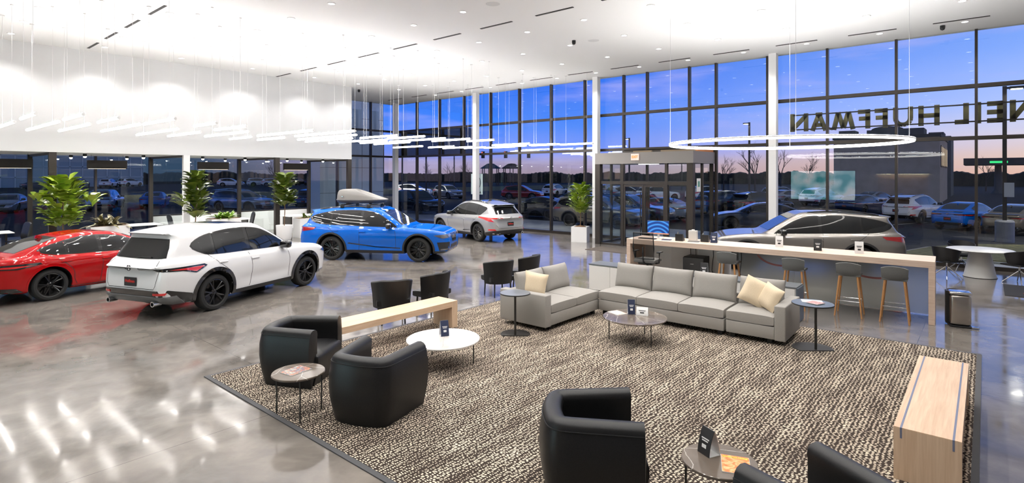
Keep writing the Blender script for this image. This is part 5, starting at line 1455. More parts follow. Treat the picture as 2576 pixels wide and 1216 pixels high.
# ------------------------------------------------------------ round table by the glass
t = thing('round_table', 'round white table on a wide tapered white pedestal', 'table', (-0.11, 19.55, 0))
MB().lathe([(0, 0.75), (0.70, 0.75), (0.725, 0.738), (0.70, 0.722), (0, 0.715)], (0, 0, 0), 64).build('tabletop', M['whitep'], t, True)
MB().lathe([(0.36, 0.012), (0.34, 0.06), (0.22, 0.72), (0.0, 0.72)], (0, 0, 0), 48).build('pedestal', mat('pale grey pedestal', (0.80, 0.80, 0.78), 0.5), t, True)
MB().lathe([(0.0, 0.0), (0.365, 0.0), (0.365, 0.012), (0, 0.012)], (0, 0, 0), 48).build('foot_plate', M['plastic'], t)
def swivel(x, y, deg, label):
    t = thing('swivel_chair', label, 'chair', (x, y, 0), R(deg), 'black shell swivel chairs at the round white table')
    m = MB(); rings = []
    for k in range(25):
        u = -1 + 2 * k / 24; a = PI + u * R(128)
        top = 0.85 - 0.14 * max(0.0, (abs(u) - 0.2)) ** 1.2
        pr = ((0.12, 0.43), (0.21, 0.45), (0.26, 0.52), (0.29, 0.62), (0.325, top), (0.31, top + 0.006), (0.275, 0.62), (0.24, 0.53), (0.19, 0.475), (0.12, 0.46))
        rings.append([m.bm.verts.new((r * math.cos(a) * (1.0 if math.cos(a) < 0 else 0.9), r * math.sin(a), z)) for r, z in pr])
    n = 10
    for A, B in zip(rings[:-1], rings[1:]):
        for j in range(n): m.bm.faces.new((A[j], B[j], B[(j + 1) % n], A[(j + 1) % n]))
    m.bm.faces.new(rings[0]); m.bm.faces.new(rings[-1][::-1])
    m.build('shell', M['plastic'], t, True)
    place_mesh('seat', cushion_mesh(0.50, 0.46, 0.07, 0.35, 6, 0.01), M['plastic'], t, T(0.04, 0, 0.465))
    MB().tube([(0, 0, 0.30), (0, 0, 0.43)], 0.022, 10).build('column', M['chrome'], t, True)
    for k in range(4):
        a = R(45 + 90 * k); c, s = math.cos(a), math.sin(a)
        MB().tube([(0.02 * c, 0.02 * s, 0.31), (0.15 * c, 0.15 * s, 0.19), (0.34 * c, 0.34 * s, 0.012)], 0.015, 6, r2=0.011).build('leg', M['chrome'], t, True)
swivel(-0.78, 18.72, 48, 'black shell swivel chair on the left of the round white table')
swivel(0.66, 19.02, 140, 'black shell swivel chair cut by the right edge of the view')
swivel(-0.52, 20.40, -66, 'black shell swivel chair behind the round white table')
o = MB().b2((0.34, 16.9, 0), (1.9, 18.6, 0.012)).build('floor_mat', mat('black mat', (0.02, 0.02, 0.024), 0.9)); tag(o, 'black floor mat with a red printed mark at the right edge', 'mat')
MB().box((0.95, 17.75, 0.0135), (0.5, 0.10, 0.003), rz=0.5).box((0.9, 17.5, 0.0135), (0.5, 0.06, 0.003), rz=0.5).build('print', M['red'], o)

# ------------------------------------------------------------ plants
def leaf_cloud(name, m, parent, n, centre, rad, size, seed, up=0.3, dense=False, narrow=0.62):
    rg = random.Random(seed); b = MB()
    for i in range(n):
        a = rg.uniform(0, 2 * PI); h = rg.uniform(-1, 1); q = rg.uniform(0.25, 1) ** 0.6
        wv_ = math.sqrt(max(0.05, 1 - h * h * 0.8))
        p = Vector((centre[0] + rad[0] * q * wv_ * math.cos(a), centre[1] + rad[1] * q * wv_ * math.sin(a), centre[2] + rad[2] * h))
        d = Vector((math.cos(a) * (0.5 + q), math.sin(a) * (0.5 + q), rg.uniform(-0.1, 1.3) + up)).normalized()
        s = d.cross(Vector((0, 0, 1))).normalized(); nn = s.cross(d)
        L_ = size * rg.uniform(0.7, 1.25); W_ = L_ * narrow * 0.5
        cols = [(0.0, 0.06, 0), (0.3, 0.6, 0.06), (0.65, 1.0, 0.07), (0.9, 0.7, 0.02), (1.0, 0.06, -0.03)]
        ring = []
        for (u, w_, cz) in cols:
            c = p + d * (L_ * u) + nn * (L_ * cz)
            ring.append((b.bm.verts.new(c + s * W_ * w_ + nn * W_ * 0.25 * w_), b.bm.verts.new(c), b.bm.verts.new(c - s * W_ * w_ + nn * W_ * 0.25 * w_)))
        for A, B in zip(ring[:-1], ring[1:]):
            b.bm.faces.new((A[0], A[1], B[1], B[0])); b.bm.faces.new((A[1], A[2], B[2], B[1]))
    return b.build(name, m, parent, True, angle=80)
t = thing('potted_fig', 'leafy fig tree in a square white planter before the glass', 'plant', (-12.72, 19.30, 0), R(22))
MB().b2((-0.32, -0.32, 0), (0.32, 0.32, 0.58)).b2((-0.32, -0.32, 0.58), (0.32, -0.28, 0.62)).b2((-0.32, 0.28, 0.58), (0.32, 0.32, 0.62)).b2((-0.32, -0.28, 0.58), (-0.28, 0.28, 0.62)).b2((0.28, -0.28, 0.58), (0.32, 0.28, 0.62)).build('planter', M['white'], t)
MB().lathe([(0.275, 0.585), (0.2, 0.63), (0.0, 0.68)], (0, 0, 0), 16).build('soil', M['soil'], t, True)
MB().tube([(0, 0, 0.6), (0.01, 0, 1.0), (0.0, 0.01, 1.5), (0.03, 0, 2.1)], 0.018, 6).tube([(0, 0, 1.2), (0.2, 0.1, 1.7)], 0.01, 5).tube([(0, 0, 1.25), (-0.2, -0.1, 1.8)], 0.01, 5).build('trunk', M['bark'], t, True)
leaf_cloud('foliage', M['leaf'], t, 260, (0, 0, 1.72), (0.36, 0.36, 0.58), 0.27, 3)

# ------------------------------------------------------------ offices: planters, tables, chairs, lamps
def office_plant(x, y, label, h, rad, n, m, seed, lean=0.0, extra=()):
    t = thing('fig_plant', label, 'plant', (x, y, 0))
    MB().lathe([(0.0, 0), (0.26, 0), (0.30, 0.1), (0.33, 0.62), (0.29, 0.62), (0.27, 0.56), (0.0, 0.56)], (0, 0, 0), 28).build('planter', M['white'], t, True)
    MB().lathe([(0.27, 0.565), (0.0, 0.59)], (0, 0, 0), 16).build('soil', M['soil'], t)
    MB().tube([(0, 0, 0.56), (0.02, lean * 0.3, 1.2), (0, lean, h)], 0.02, 6).build('trunk', M['bark'], t, True)
    leaf_cloud('foliage', m, t, n, (0, lean * 0.6, h - rad[2]), rad, 0.36, seed, 0.2, narrow=0.8)
    for (dx, dy, z, r, k) in extra: leaf_cloud('side_branch', m, t, k, (dx, dy, z), (r, r, r), 0.36, seed + 9)
    return t
office_plant(-22.6, 4.26, 'tall fiddle leaf fig with side branches above the red sedan', 2.55, (0.42, 0.45, 0.74), 210, M['leaf'], 5, 0.0, ((0, -0.62, 1.95, 0.22, 12), (0, 0.72, 1.85, 0.20, 10)))
office_plant(-22.6, 8.18, 'narrow fiddle leaf fig against the white frame above the white suv', 2.70, (0.22, 0.24, 0.80), 160, M['leafd'], 8, 0.1, ((0, -0.35, 1.7, 0.2, 10),))
office_plant(-22.6, 11.68, 'leggy fiddle leaf fig on thin stems between white and blue suv', 2.62, (0.32, 0.34, 0.62), 160, M['leafd'], 11, 0.05)
def fan_plant(x, y, z, label, m, n, L0, seed, w=0.10, nm='spiky_plant'):
    t = thing(nm, label, 'plant', (x, y, 0))
    MB().b2((-0.3, -0.55, 0), (0.3, 0.55, z)).build('planter', M['white'], t)
    MB().b2((-0.27, -0.52, z), (0.27, 0.52, z + 0.012)).build('soil', M['soil'], t)
    rg = random.Random(seed); b = MB()
    for i in range(n):
        a = rg.uniform(0, 2 * PI); el = rg.uniform(0.25, 1.25); L_ = L0 * rg.uniform(0.7, 1.1)
        d = Vector((math.cos(a) * math.cos(el), math.sin(a) * math.cos(el), math.sin(el))); s = Vector((-math.sin(a), math.cos(a), 0))
        p0 = Vector((rg.uniform(-0.1, 0.1), rg.uniform(-0.3, 0.3), z + 0.01)); ring = []
        for k in range(6):
            u = k / 5; c = p0 + d * L_ * u + Vector((0, 0, -0.45 * L_ * u * u)); q = w * math.sin(PI * min(0.96, 0.12 + 0.86 * u)) * 0.5
            ring.append((b.bm.verts.new(c + s * q), b.bm.verts.new(c - Vector((0, 0, q * 0.4))), b.bm.verts.new(c - s * q)))
        for A, B in zip(ring[:-1], ring[1:]):
            b.bm.faces.new((A[0], A[1], B[1], B[0])); b.bm.faces.new((A[1], A[2], B[2], B[1]))
    b.build('foliage', m, t, True, angle=80)
fan_plant(-22.7, 5.50, 1.02, 'spreading bromeliad with striped leaves behind the red roof', M['leafb'], 40, 0.75, 21, 0.11)
fan_plant(-22.75, 9.28, 1.04, 'bright green fern in a white planter behind the white roof', M['leaff'], 90, 0.55, 22, 0.07, 'potted_fern')
fan_plant(-22.9, 12.95, 0.84, 'dark spiky plant behind the rear window of the blue suv', M['leafd'], 26, 0.55, 24, 0.07)

def desk(x, y, label):
    t = thing('office_table', label, 'table', (x, y, 0))
    MB().b2((-0.55, -0.95, 0.725), (0.55, 0.95, 0.755), bev=0.008).build('tabletop', M['white'], t)
    for s in (-1, 1): MB().b2((-0.4, s * 0.75 - 0.03, 0), (0.4, s * 0.75 + 0.03, 0.725)).build('leg', M['frame'], t)
desk(-26.1, 2.55, 'white office table at the left edge behind the red sedan'); desk(-25.9, 7.05, 'white office table between the red sedan and white suv')
desk(-25.9, 10.7, 'white office table behind the roof of the white suv'); desk(-25.9, 14.3, 'white office table behind the tail of the blue suv')
def officec(x, y, deg, label, m='plastic'):
    t = thing('office_side_chair', label, 'chair', (x, y, 0), R(deg))
    place_mesh('seat', cushion_mesh(0.48, 0.48, 0.07, 0.3, 5, 0.01), M[m], t, T(0, 0, 0.46))
    place_mesh('backrest', cushion_mesh(0.06, 0.46, 0.62, 0.2, 5), M[m], t, T(-0.25, 0, 0.80) @ RY(-12))
    for sx in (-0.2, 0.2):
        for sy in (-0.2, 0.2): MB().tube([(sx, sy, 0.44), (sx * 1.1, sy * 1.1, 0)], 0.013, 6).build('leg', M['black'], t)
officec(-25.7, 8.62, 90, 'black high backed chair behind the white table in the second office'); officec(-25.4, 3.55, -75, 'black leaning chair at the far left table')
officec(-24.85, 11.1, -100, 'black chair before the dark post between the fern and the leggy fig')
def armc(x, y, deg, label):
    t = thing('grey_armchair', label, 'armchair', (x, y, 0), R(deg))
    m = MB(); rings = []
    for k in range(21):
        u = -1 + 2 * k / 20; a = PI + u * R(120); top = 0.84 - 0.22 * max(0, abs(u) - 0.2)
        rings.append([m.bm.verts.new((r * math.cos(a), r * math.sin(a), z)) for r, z in ((0.30, 0.2), (0.36, 0.45), (0.40, top), (0.33, top), (0.29, 0.45), (0.25, 0.2))])
    for A, B in zip(rings[:-1], rings[1:]):
        for j in range(6): m.bm.faces.new((A[j], B[j], B[(j + 1) % 6], A[(j + 1) % 6]))
    m.bm.faces.new(rings[0]); m.bm.faces.new(rings[-1][::-1])
    m.build('shell', M['shellgrey'], t, True)
    place_mesh('seat', cushion_mesh(0.55, 0.5, 0.14, 0.3, 5, 0.02), M['shellgrey'], t, T(0.05, 0, 0.40))
    for k in range(4):
        a = R(45 + 90 * k); MB().tube([(0.18 * math.cos(a), 0.18 * math.sin(a), 0.3), (0.25 * math.cos(a), 0.25 * math.sin(a), 0)], 0.015, 6).build('leg', M['black'], t)
M['shellgrey'] = noise_mat('charcoal wool', (0.07, 0.065, 0.06), (0.10, 0.095, 0.09), (1, 1, 1), 150, 0.9)
armc(-21.6, 12.6, -70, 'charcoal armchair on the floor between the white and blue suvs')
def lampbar(y, label):
    t = thing('linear_pendant', label, 'pendant light', (-25.2, y, 2.98))
    MB().b2((-0.06, -0.62, 0), (0.06, 0.62, 0.31)).build('lamp_shade', M['shade'], t)
    MB().b2((-0.045, -0.58, -0.006), (0.045, 0.58, 0.0)).build('diffuser', mat('warm diffuser', (1, 1, 1), 0.5, emit=(1, 0.8, 0.6), estr=3.0) if 'warm diffuser' not in bpy.data.materials else bpy.data.materials['warm diffuser'], t)
    for s in (-0.5, 0.5): MB().tube([(0, s, 0.31), (0, s, 0.52)], 0.004, 5).build('cable', M['black'], t)
lampbar(6.08, 'black linear pendant lamp in the office above the red sedan'); lampbar(9.86, 'black linear pendant lamp in the office above the white suv'); lampbar(13.62, 'black linear pendant lamp in the office left of the cargo box'); lampbar(3.3, 'black linear pendant lamp in the leftmost office')
# ------------------------------------------------------------ outside: ground, forecourt, kerbs
asph = noise_mat('asphalt', (0.022, 0.023, 0.026), (0.036, 0.037, 0.041), (1, 1, 1), 3.0, 0.85)
asph.node_tree.nodes['Principled BSDF'].inputs['Specular IOR Level'].default_value = 0.2
conc = noise_mat('pale concrete', (0.30, 0.31, 0.33), (0.40, 0.40, 0.41), (1, 1, 1), 1.5, 0.6)
turf = noise_mat('dull turf', (0.10, 0.10, 0.04), (0.20, 0.185, 0.085), (1, 1, 1), 6.0, 0.95)
linem = mat('parking paint', (0.5, 0.5, 0.5), 0.7)
GZ = -0.08
def ext(o, lb=None): return struct(o, lb)
ext(MB().b2((-260, -120, GZ - 0.3), (160, 320, GZ)).build('ground', asph), 'dark asphalt car park around the showroom')
ext(MB().b2((-34, FY + 0.25, GZ), (-3.0, 27.0, -0.03)).b2((-3.0, FY + 0.25, GZ), (30, 22.9, -0.03)).b2((-33, -10, GZ), (WX - 0.3, FY + 0.25, -0.03)).build('pavement', conc), 'pale concrete forecourt outside the glass')
isl = [(-2.6, 23.2), (30, 23.2), (30, 33.0), (8, 31.5), (2.0, 30.0), (-0.4, 28.6), (-1.7, 26.5)]
o = MB().prism(shrink(isl, 0.15), GZ, 0.03).build('grass', turf); o['kind'] = 'stuff'; o['label'] = 'dull grass on the planted island outside the right windows'
ext(MB().prism(isl, GZ, 0.0).build('kerb', conc), 'concrete kerb round the grass island')
b = MB()
for k in range(9):
    x = -19.5 + 2.9 * k; b.box((x + 1.4, 38.8, GZ + 0.003), (0.10, 5.2, 0.006), rz=R(-22))
for k in range(10): b.box((-58 + 2.9 * k, 45.5, GZ + 0.003), (0.10, 5.2, 0.006), rz=R(-22))
ext(b.build('parking_line', linem), 'white parking bay lines')
ext(MB().prism([(-150, -60), (-74, -60), (-74, 110), (-150, 110)], GZ, 0.45).build('terrace', asph), 'raised upper parking terrace to the west')
b = MB(); b.plate([(-74, 0.45), (-66, GZ), (-74, GZ)], lambda a, z, t: (a, -60 + t, z), 170); ext(b.build('bank', turf), 'grass bank below the upper parking terrace')

# ------------------------------------------------------------ parked cars
sil2 = paint('satin silver', (0.36, 0.37, 0.39), 0.6)
PP = dict(PAINT); PP['satin'] = sil2
def park(kind, col, px, py, deg, label, off=2.3, z=GZ, fixed=None):
    x, y = g3(px, py, z) if fixed is None else fixed
    a = R(deg)
    src = CARS[kind]
    o = dup(src, (x + off * math.cos(a), y + off * math.sin(a), z), a, label, 'cars parked outside', PP[col])
    return o
H0 = 70
park('int', 'tan', 2520, 592, H0, 'grey brown sedan parked outside at the far right behind the lamp post base')
park('int', 'blue', 2385, 580, H0, 'blue sedan parked outside behind the round white table')
park('rdx', 'white', 2255, 562, H0, 'white suv parked outside left of the blue sedan')
park('int', 'navy', 2125, 540, H0, 'dark navy sedan parked outside above the grey suv roof')
park('int', 'satin', 2168, 524, H0, 'silver sedan parked outside behind the dark navy sedan')
park('rdx', 'white', 2030, 520, H0, 'white suv parked outside just right of the white column')
park('int', 'satin', 0, 0, H0, 'silver sedan parked outside partly behind the white column', 0, fixed=(-14.3, 57.0))
park('int', 'navy', 1905, 578, 205, 'dark blue sedan parked outside above the grey suv bonnet', 0.0)
park('rdx', 'black', 1850, 545, H0 - 8, 'black suv parked outside right of the vestibule')
park('rdx', 'satin', 0, 0, H0, 'silver suv parked outside behind the black suv', 0, fixed=(-15.6, 60.0))
park('mdx', 'navy', 1775, 540, H0, 'dark navy suv seen through the side glass of the vestibule')
park('rdx', 'white', 1735, 507, H0 - 10, 'white suv seen through the right front pane of the vestibule')
park('int', 'dred', 0, 0, 40, 'dark red sedan seen through the vestibule doors', 0, fixed=(-19.0, 38.0))
park('int', 'lblue', 1650, 552, 175, 'pale blue sedan seen low through the vestibule doors', 0.0)
park('rdx', 'white', 0, 0, H0 - 10, 'white suv seen high through the left door of the vestibule', 0, fixed=(-26.6, 55.4))
park('rdx', 'white', 0, 0, H0 - 10, 'white suv seen through the left pane of the vestibule', 0, fixed=(-29.7, 54.1))
park('mdx', 'navy', 0, 0, 5, 'dark blue suv parked nose right outside the vestibule', 0, fixed=(-15.5, 28.8))
park('mdx', 'tan', 1420, 566, 4, 'tan suv parked outside behind the potted fig')
park('int', 'black', 1352, 548, 186, 'black sedan parked outside left of the potted fig', 0.0)
park('rdx', 'black', 1440, 540, 184, 'black suv parked outside behind the black sedan', 0.0)
park('rdx', 'white', 0, 0, 100, 'white suv parked outside right of the red suv', 0, fixed=(-42.5, 58.6))
park('rdx', 'white', 0, 0, 100, 'white suv parked outside behind the foliage of the potted fig', 0, fixed=(-40.0, 60.7))
park('rdx', 'dred', 1268, 502, 20, 'red suv parked outside above the roof of the silver suv')
park('rdx', 'satin', 1128, 500, -12, 'silver grey suv parked far outside left of the window emblem', 0.0)
park('mdx', 'black', 0, 0, -10, 'dark suv parked outside beside the corner column', 0, fixed=(-31.6, 26.6))
park('rdx', 'white', 1000, 494, 30, 'white suv parked far outside behind the corner column')
park('rdx', 'satin', 0, 0, 100, 'silver suv parked outside left of the vestibule post', 0, fixed=(-37.4, 62.9))
# west car park seen through the offices
park('adx', 'lblue', 248, 534, 155, 'pale blue suv parked outside the first office, seen from behind')
park('int', 'blue', 0, 0, 155, 'blue sedan parked outside next to the pale blue suv', 0, fixed=(-54.5, 16.6))
park('rdx', 'white', 302, 470, 120, 'white suv on the upper terrace above the blue sedan', z=0.45)
park('rdx', 'lblue', 188, 473, 150, 'pale lilac suv on the upper terrace behind the tall fig', z=0.45)
park('rdx', 'white', 262, 473, 150, 'white suv on the upper terrace behind the thin mullion', z=0.45)
park('rdx', 'white', 548, 470, 60, 'white suv on the upper terrace under the second office lamp', z=0.45)
park('mdx', 'white', 0, 0, 70, 'white suv on the upper terrace left of the dark office post', 0, 0.45, fixed=(-108.2, 51.2))
park('mdx', 'lblue', 600, 533, 20, 'pale blue suv parked side on outside the second office', 0.5)
park('mdx', 'navy', 545, 528, 110, 'dark navy suv parked outside behind the narrow fig')
park('mdx', 'navy', 768, 530, 120, 'dark blue suv parked outside the third office')
park('rdx', 'white', 658, 470, 60, 'white suv on the upper terrace seen through the glass partition', z=0.45)
park('mdx', 'black', 730, 467, 110, 'black suv on the upper terrace under the third office lamp', z=0.45)
park('mdx', 'black', 775, 467, 110, 'second black suv on the upper terrace by the dark post', z=0.45)
park('int', 'navy', 52, 478, 90, 'dark navy sedan on the upper terrace at the far left', z=0.45)
park('int', 'satin', 22, 534, -20, 'silver sedan parked outside the leftmost office', 0.0)

# ------------------------------------------------------------ buildings and street things
stone = noise_mat('render with wood reflection', (0.50, 0.38, 0.25), (0.58, 0.45, 0.31), (1, 1, 1), 1.0, 0.8)  # brown tone partly stands in for showroom wood reflected in the glass
t = thing('shop_building', 'flat roofed brown shop building across the road at the right', 'building', (-12.6, 69, GZ))
MB().b2((0, 0, 0), (9.2, 14, 6.6)).build('wall', stone, t)
MB().b2((-0.1, -0.1, 6.6), (9.3, 14.1, 6.9)).build('cornice', mat('dark stone', (0.05, 0.05, 0.045), 0.8), t)
pm = noise_mat('parapet grey', (0.10, 0.11, 0.09), (0.13, 0.14, 0.12), (1, 1, 1), 1.0, 0.8)
MB().b2((0.4, 0.5, 6.9), (1.9, 3, 7.6)).build('parapet', pm, t)
arc = [(3.0, 6.9), (6.6, 6.9), (6.6, 7.55)] + [(4.8 + 1.4 * math.cos(R(a)), 7.55 + 0.35 * math.sin(R(a))) for a in range(0, 181, 20)] + [(3.0, 7.55)]
MB().plate(arc, lambda a, z, d: (a, 0.5 + d, z), 2.0).build('parapet', pm, t)
lit = mat('lit window', (0.8, 0.6, 0.35), 0.4, emit=(1.0, 0.72, 0.42), estr=0.7)
for k in range(5):
    w_ = MB().b2((9.2, 1.2 + 2.4 * k, 3.6), (9.28, 2.3 + 2.4 * k, 5.8)).build('window', M['frame'], t)
    MB().b2((9.28, 1.35 + 2.4 * k, 3.75), (9.29, 2.15 + 2.4 * k, 5.65)).build('pane', lit, w_)
t = thing('office_block', 'grey stepped block behind the brown shop building', 'building', (-9.0, 92, GZ))
MB().b2((0, 0, 0), (5.6, 8, 7.9)).build('wall', mat('grey block', (0.12, 0.125, 0.12), 0.8), t)
MB().b2((0.3, 1, 7.9), (2.7, 6, 9.2)).build('roof_house', mat('grey block dark', (0.09, 0.09, 0.09), 0.8), t)
MB().b2((3.2, 1, 7.9), (4.8, 6, 8.5)).build('plant_room', mat('grey block mid', (0.10, 0.10, 0.10), 0.8), t)
t = thing('fuel_canopy', 'long flat fuel station canopy on legs at the far right', 'canopy', (-2.5, 108, GZ))
MB().b2((0, 0, 4.3), (48, 10, 5.3)).build('roof', mat('canopy fascia', (0.07, 0.065, 0.06), 0.6), t)
for k in range(5): MB().lathe([(0.9, 0), (0.5, 0.6), (0.4, 4.3)], (4 + 10 * k, 4, 0), 12).build('leg', mat('canopy leg', (0.12, 0.12, 0.12), 0.7) if 'canopy leg' not in bpy.data.materials else bpy.data.materials['canopy leg'], t)
MB().b2((3, -0.05, 4.55), (5.0, 0.0, 4.85)).build('green_sign', mat('green lit', (0, 0.4, 0.1), 0.5, emit=(0.05, 0.9, 0.25), estr=1.0), t)
MB().b2((15, -0.05, 4.5), (19, 0.0, 4.9)).build('warm_sign', mat('warm lit', (0.6, 0.3, 0.1), 0.5, emit=(1, 0.5, 0.2), estr=0.8), t)
t = thing('glass_building', 'pale blue glazed building beyond the west car park', 'building', (-146, 16, 0.3))
gbm = mat('pale glazed wall', (0.20, 0.32, 0.40), 0.25)
MB().b2((0, 0, 0), (14, 22, 8.0)).build('wall', gbm, t)
b = MB()
for k in range(12): b.b2((14, 0.1 + 1.95 * k, 0), (14.12, 0.25 + 1.95 * k, 8.0))
for k in range(4): b.b2((14, 0, 2.0 * k + 1.9), (14.12, 22, 2.0 * k + 2.05))
b.build('facade_grid', mat('pale grid', (0.45, 0.55, 0.6), 0.5), t)
for px, c, lb in ((1287, (0.13, 0.09, 0.06), 'brown hipped pavilion roof beyond the road'), (1234, (0.02, 0.07, 0.10), 'teal hipped pavilion roof left of the brown one')):
    Z = 125; X = (px - 1288) * Z / 1399.0
    t = thing('pavilion', lb, 'pavilion', (0.7616 * X - 0.6481 * Z, 0.6481 * X + 0.7616 * Z, GZ))
    MB().lathe([(2.3, 4.2), (2.3, 4.3), (0.8, 5.3), (0.0, 5.4)], (0, 0, 0), 8).build('roof', mat('pavilion roof ' + lb[:4], c, 0.7), t)
    for k in range(6): MB().tube([(1.9 * math.cos(k * PI / 3), 1.9 * math.sin(k * PI / 3), 0), (1.9 * math.cos(k * PI / 3), 1.9 * math.sin(k * PI / 3), 4.25)], 0.1, 6).build('post', M['frame'], t)
# white panel wing at the room corner
wing = noise_mat('pale metal panel', (0.72, 0.80, 0.88), (0.76, 0.84, 0.92), (1, 1, 1), 0.5, 0.5)
t = thing('panel_wing', 'pale blue grey panelled wing wall outside the corner glass', 'wall', (0, 0, 0))
MB().b2((-32.5, 18.3, GZ), (-31.0, 23.0, 9.2)).build('panel_wall', wing, t)
b = MB()
for z in (1.6, 3.2, 4.8, 6.4): b.b2((-31.0, 18.3, z), (-30.995, 23.0, z + 0.02))
for y in (19.6, 21.3): b.b2((-31.0, y, GZ), (-30.995, y + 0.02, 9.2))
b.build('panel_joint', M['seam'], t)
for y0 in (18.9, 20.6, 21.9): MB().b2((-31.0, y0, 5.2), (-30.98, y0 + 0.7, 7.0)).build('window', mat('pale pane', (0.45, 0.55, 0.58), 0.2) if 'pale pane' not in bpy.data.materials else bpy.data.materials['pale pane'], t)
t = thing('sign_fascia', 'dark back of a sign fascia hung outside the corner glass', 'sign', (0, 0, 0))
MB().b2((-27.6, 21.45, 3.85), (-21.6, 22.1, 5.33)).build('fascia', mat('fascia back', (0.03, 0.026, 0.024), 0.6), t)
for x in (-27, -25.4, -23.6, -22): MB().b2((x, 21.36, 3.9), (x + 0.08, 21.45, 5.3)).build('bracket', M['frame'], t)

# mirrored rooftop lettering seen from inside
t = thing('letter_sign', 'large bronze sign letters on rails outside, seen mirrored from behind', 'sign', (0, 0, 0))
LX = LETX
zb, zt, ly, st = 4.31, 4.95, 22.0, 0.135
def seg(b, x0, z0, x1, z1, w=st):
    L_ = math.hypot(x1 - x0, z1 - z0); a = math.atan2(z1 - z0, x1 - x0)
    b.box(((x0 + x1) / 2, ly, (z0 + z1) / 2), (L_, 0.09, w), rot=Matrix.Rotation(-a, 4, 'Y'))
for ch, a, c in LX:
    b = MB(); h = st / 2; zm = (zb + zt) / 2; w = c - a
    V = lambda x: b.b2((x - h, ly - 0.045, zb), (x + h, ly + 0.045, zt))
    Hh = lambda z, x0=a, x1=c: b.b2((x0, ly - 0.045, z - h), (x1, ly + 0.045, z + h))
    if ch == 'N': V(a + h); V(c - h); seg(b, c - h, zt - 0.08, a + h, zb + 0.08)
    if ch == 'A': seg(b, a + h * .7, zb, (a + c) / 2, zt - 0.06); seg(b, c - h * .7, zb, (a + c) / 2, zt - 0.06); Hh(zb + 0.2, a + 0.14, c - 0.14); b.b2(((a + c) / 2 - 0.1, ly - 0.045, zt - 0.12), ((a + c) / 2 + 0.1, ly + 0.045, zt))
    if ch == 'M': seg(b, a + h, zb, a + 0.2, zt - 0.04); seg(b, c - h, zb, c - 0.2, zt - 0.04); seg(b, a + 0.2, zt - 0.04, (a + c) / 2, zb + 0.05); seg(b, c - 0.2, zt - 0.04, (a + c) / 2, zb + 0.05)
    if ch == 'F': V(c - h); Hh(zt - h); Hh(zm + 0.02, a + 0.03)
    if ch == 'E': V(c - h); Hh(zt - h); Hh(zm); Hh(zb + h)
    if ch == 'U':
        r = w / 2 - h; zc = zb + r + h
        b.b2((a, ly - 0.045, zc), (a + st, ly + 0.045, zt)); b.b2((c - st, ly - 0.045, zc), (c, ly + 0.045, zt))
        for k in range(8):
            a0, a1 = PI + PI * k / 8, PI + PI * (k + 1) / 8; m_ = (a + c) / 2
            seg(b, m_ + r * math.cos(a0), zc + r * math.sin(a0), m_ + r * math.cos(a1) * 1.0, zc + r * math.sin(a1))
    if ch == 'H': V(a + h); V(c - h); Hh(zm)
    if ch == 'L': V(c - h); Hh(zb + h)
    if ch == 'I': V((a + c) / 2)
    b.build('letter', M['sign'], t)
for z in (4.37, 4.89): MB().b2((-5.3, ly - 0.1, z - 0.02), (3.2, ly - 0.05, z + 0.02)).build('rail', M['frame'], t)
for x in (-4.05, -2.13, -0.2, 1.72):
    MB().b2((x - 0.03, FY + 0.16, 4.3), (x + 0.03, ly - 0.1, 4.36)).build('bracket', M['frame'], t)

# emblem decal on the glass behind the column
t = thing('window_emblem', 'pale square window decal with a round emblem behind the white column', 'sign', (-20.42, FY + 0.035, 1.72))
MB().b2((-0.42, 0, 0), (0.42, 0.006, 1.08)).build('decal_sheet', M['decal'], t)
b = MB()
for i in range(40):
    a0, a1 = 2 * PI * i / 40, 2 * PI * (i + 1) / 40
    if abs(math.sin((a0 + a1) / 2 - PI / 2)) < 0.22 and math.sin(a0) > 0: continue
    b.tube([(0.27 * math.cos(a0), -0.004, 0.62 + 0.33 * math.sin(a0)), (0.27 * math.cos(a1), -0.004, 0.62 + 0.33 * math.sin(a1))], 0.014, 5)
for s in (-1, 1): b.tube([(s * 0.05, -0.004, 0.92), (s * 0.15, -0.004, 0.40)], 0.014, 5)
b.tube([(-0.1, -0.004, 0.6), (0.1, -0.004, 0.6)], 0.012, 5)
b.build('emblem', M['ink'], t)
text_obj('lettering', 'ACURA', 0.17, M['ink'], t, T(0, -0.005, 0.10) @ RX(90) , 0.001, 0.004, 1.15)

def lamp_post(x, y, h, arm, label, lit_=True, base=True):
    t = thing('lamp_post', label, 'lamp post', (x, y, GZ))
    MB().b2((-0.07, -0.07, 0.0), (0.07, 0.07, h)).build('pole', M['frame'], t)
    if base: MB().lathe([(0.0, 0), (0.32, 0), (0.32, 0.85), (0.28, 0.92), (0, 0.92)], (0, 0, 0), 20).build('concrete_base', conc, t)
    MB().b2((0, -0.05, h - 0.12), (arm, 0.05, h - 0.04)).b2((arm - 0.1, -0.17, h - 0.14), (arm + 0.35, 0.17, h - 0.04)).build('lamp_head', M['frame'], t)
    if lit_: MB().b2((arm - 0.06, -0.14, h - 0.155), (arm + 0.31, 0.14, h - 0.142)).build('lamp_lens', mat('street lamp', (1, 1, 1), 0.5, emit=(1, 0.95, 0.8), estr=20) if 'street lamp' not in bpy.data.materials else bpy.data.materials['street lamp'], t)
    la = bpy.data.lights.new('street lamp', 'SPOT'); la.energy = 1500; la.spot_size = R(150); la.spot_blend = 0.5; la.shadow_soft_size = 0.2; la.color = (1, 0.93, 0.82)
    lo = bpy.data.objects.new('lamp_beam', la); COL.objects.link(lo); lo.parent = t; lo.location = (arm + 0.12, 0, h - 0.2)
    return t
lp = lamp_post(0.62, 31.2, 6.55, 0.25, 'tall lamp post with a lit head on a concrete base at the right', True)
MB().b2((-0.02, -0.1, 1.9), (0.3, -0.075, 2.5)).build('notice', M['paper'], lp)
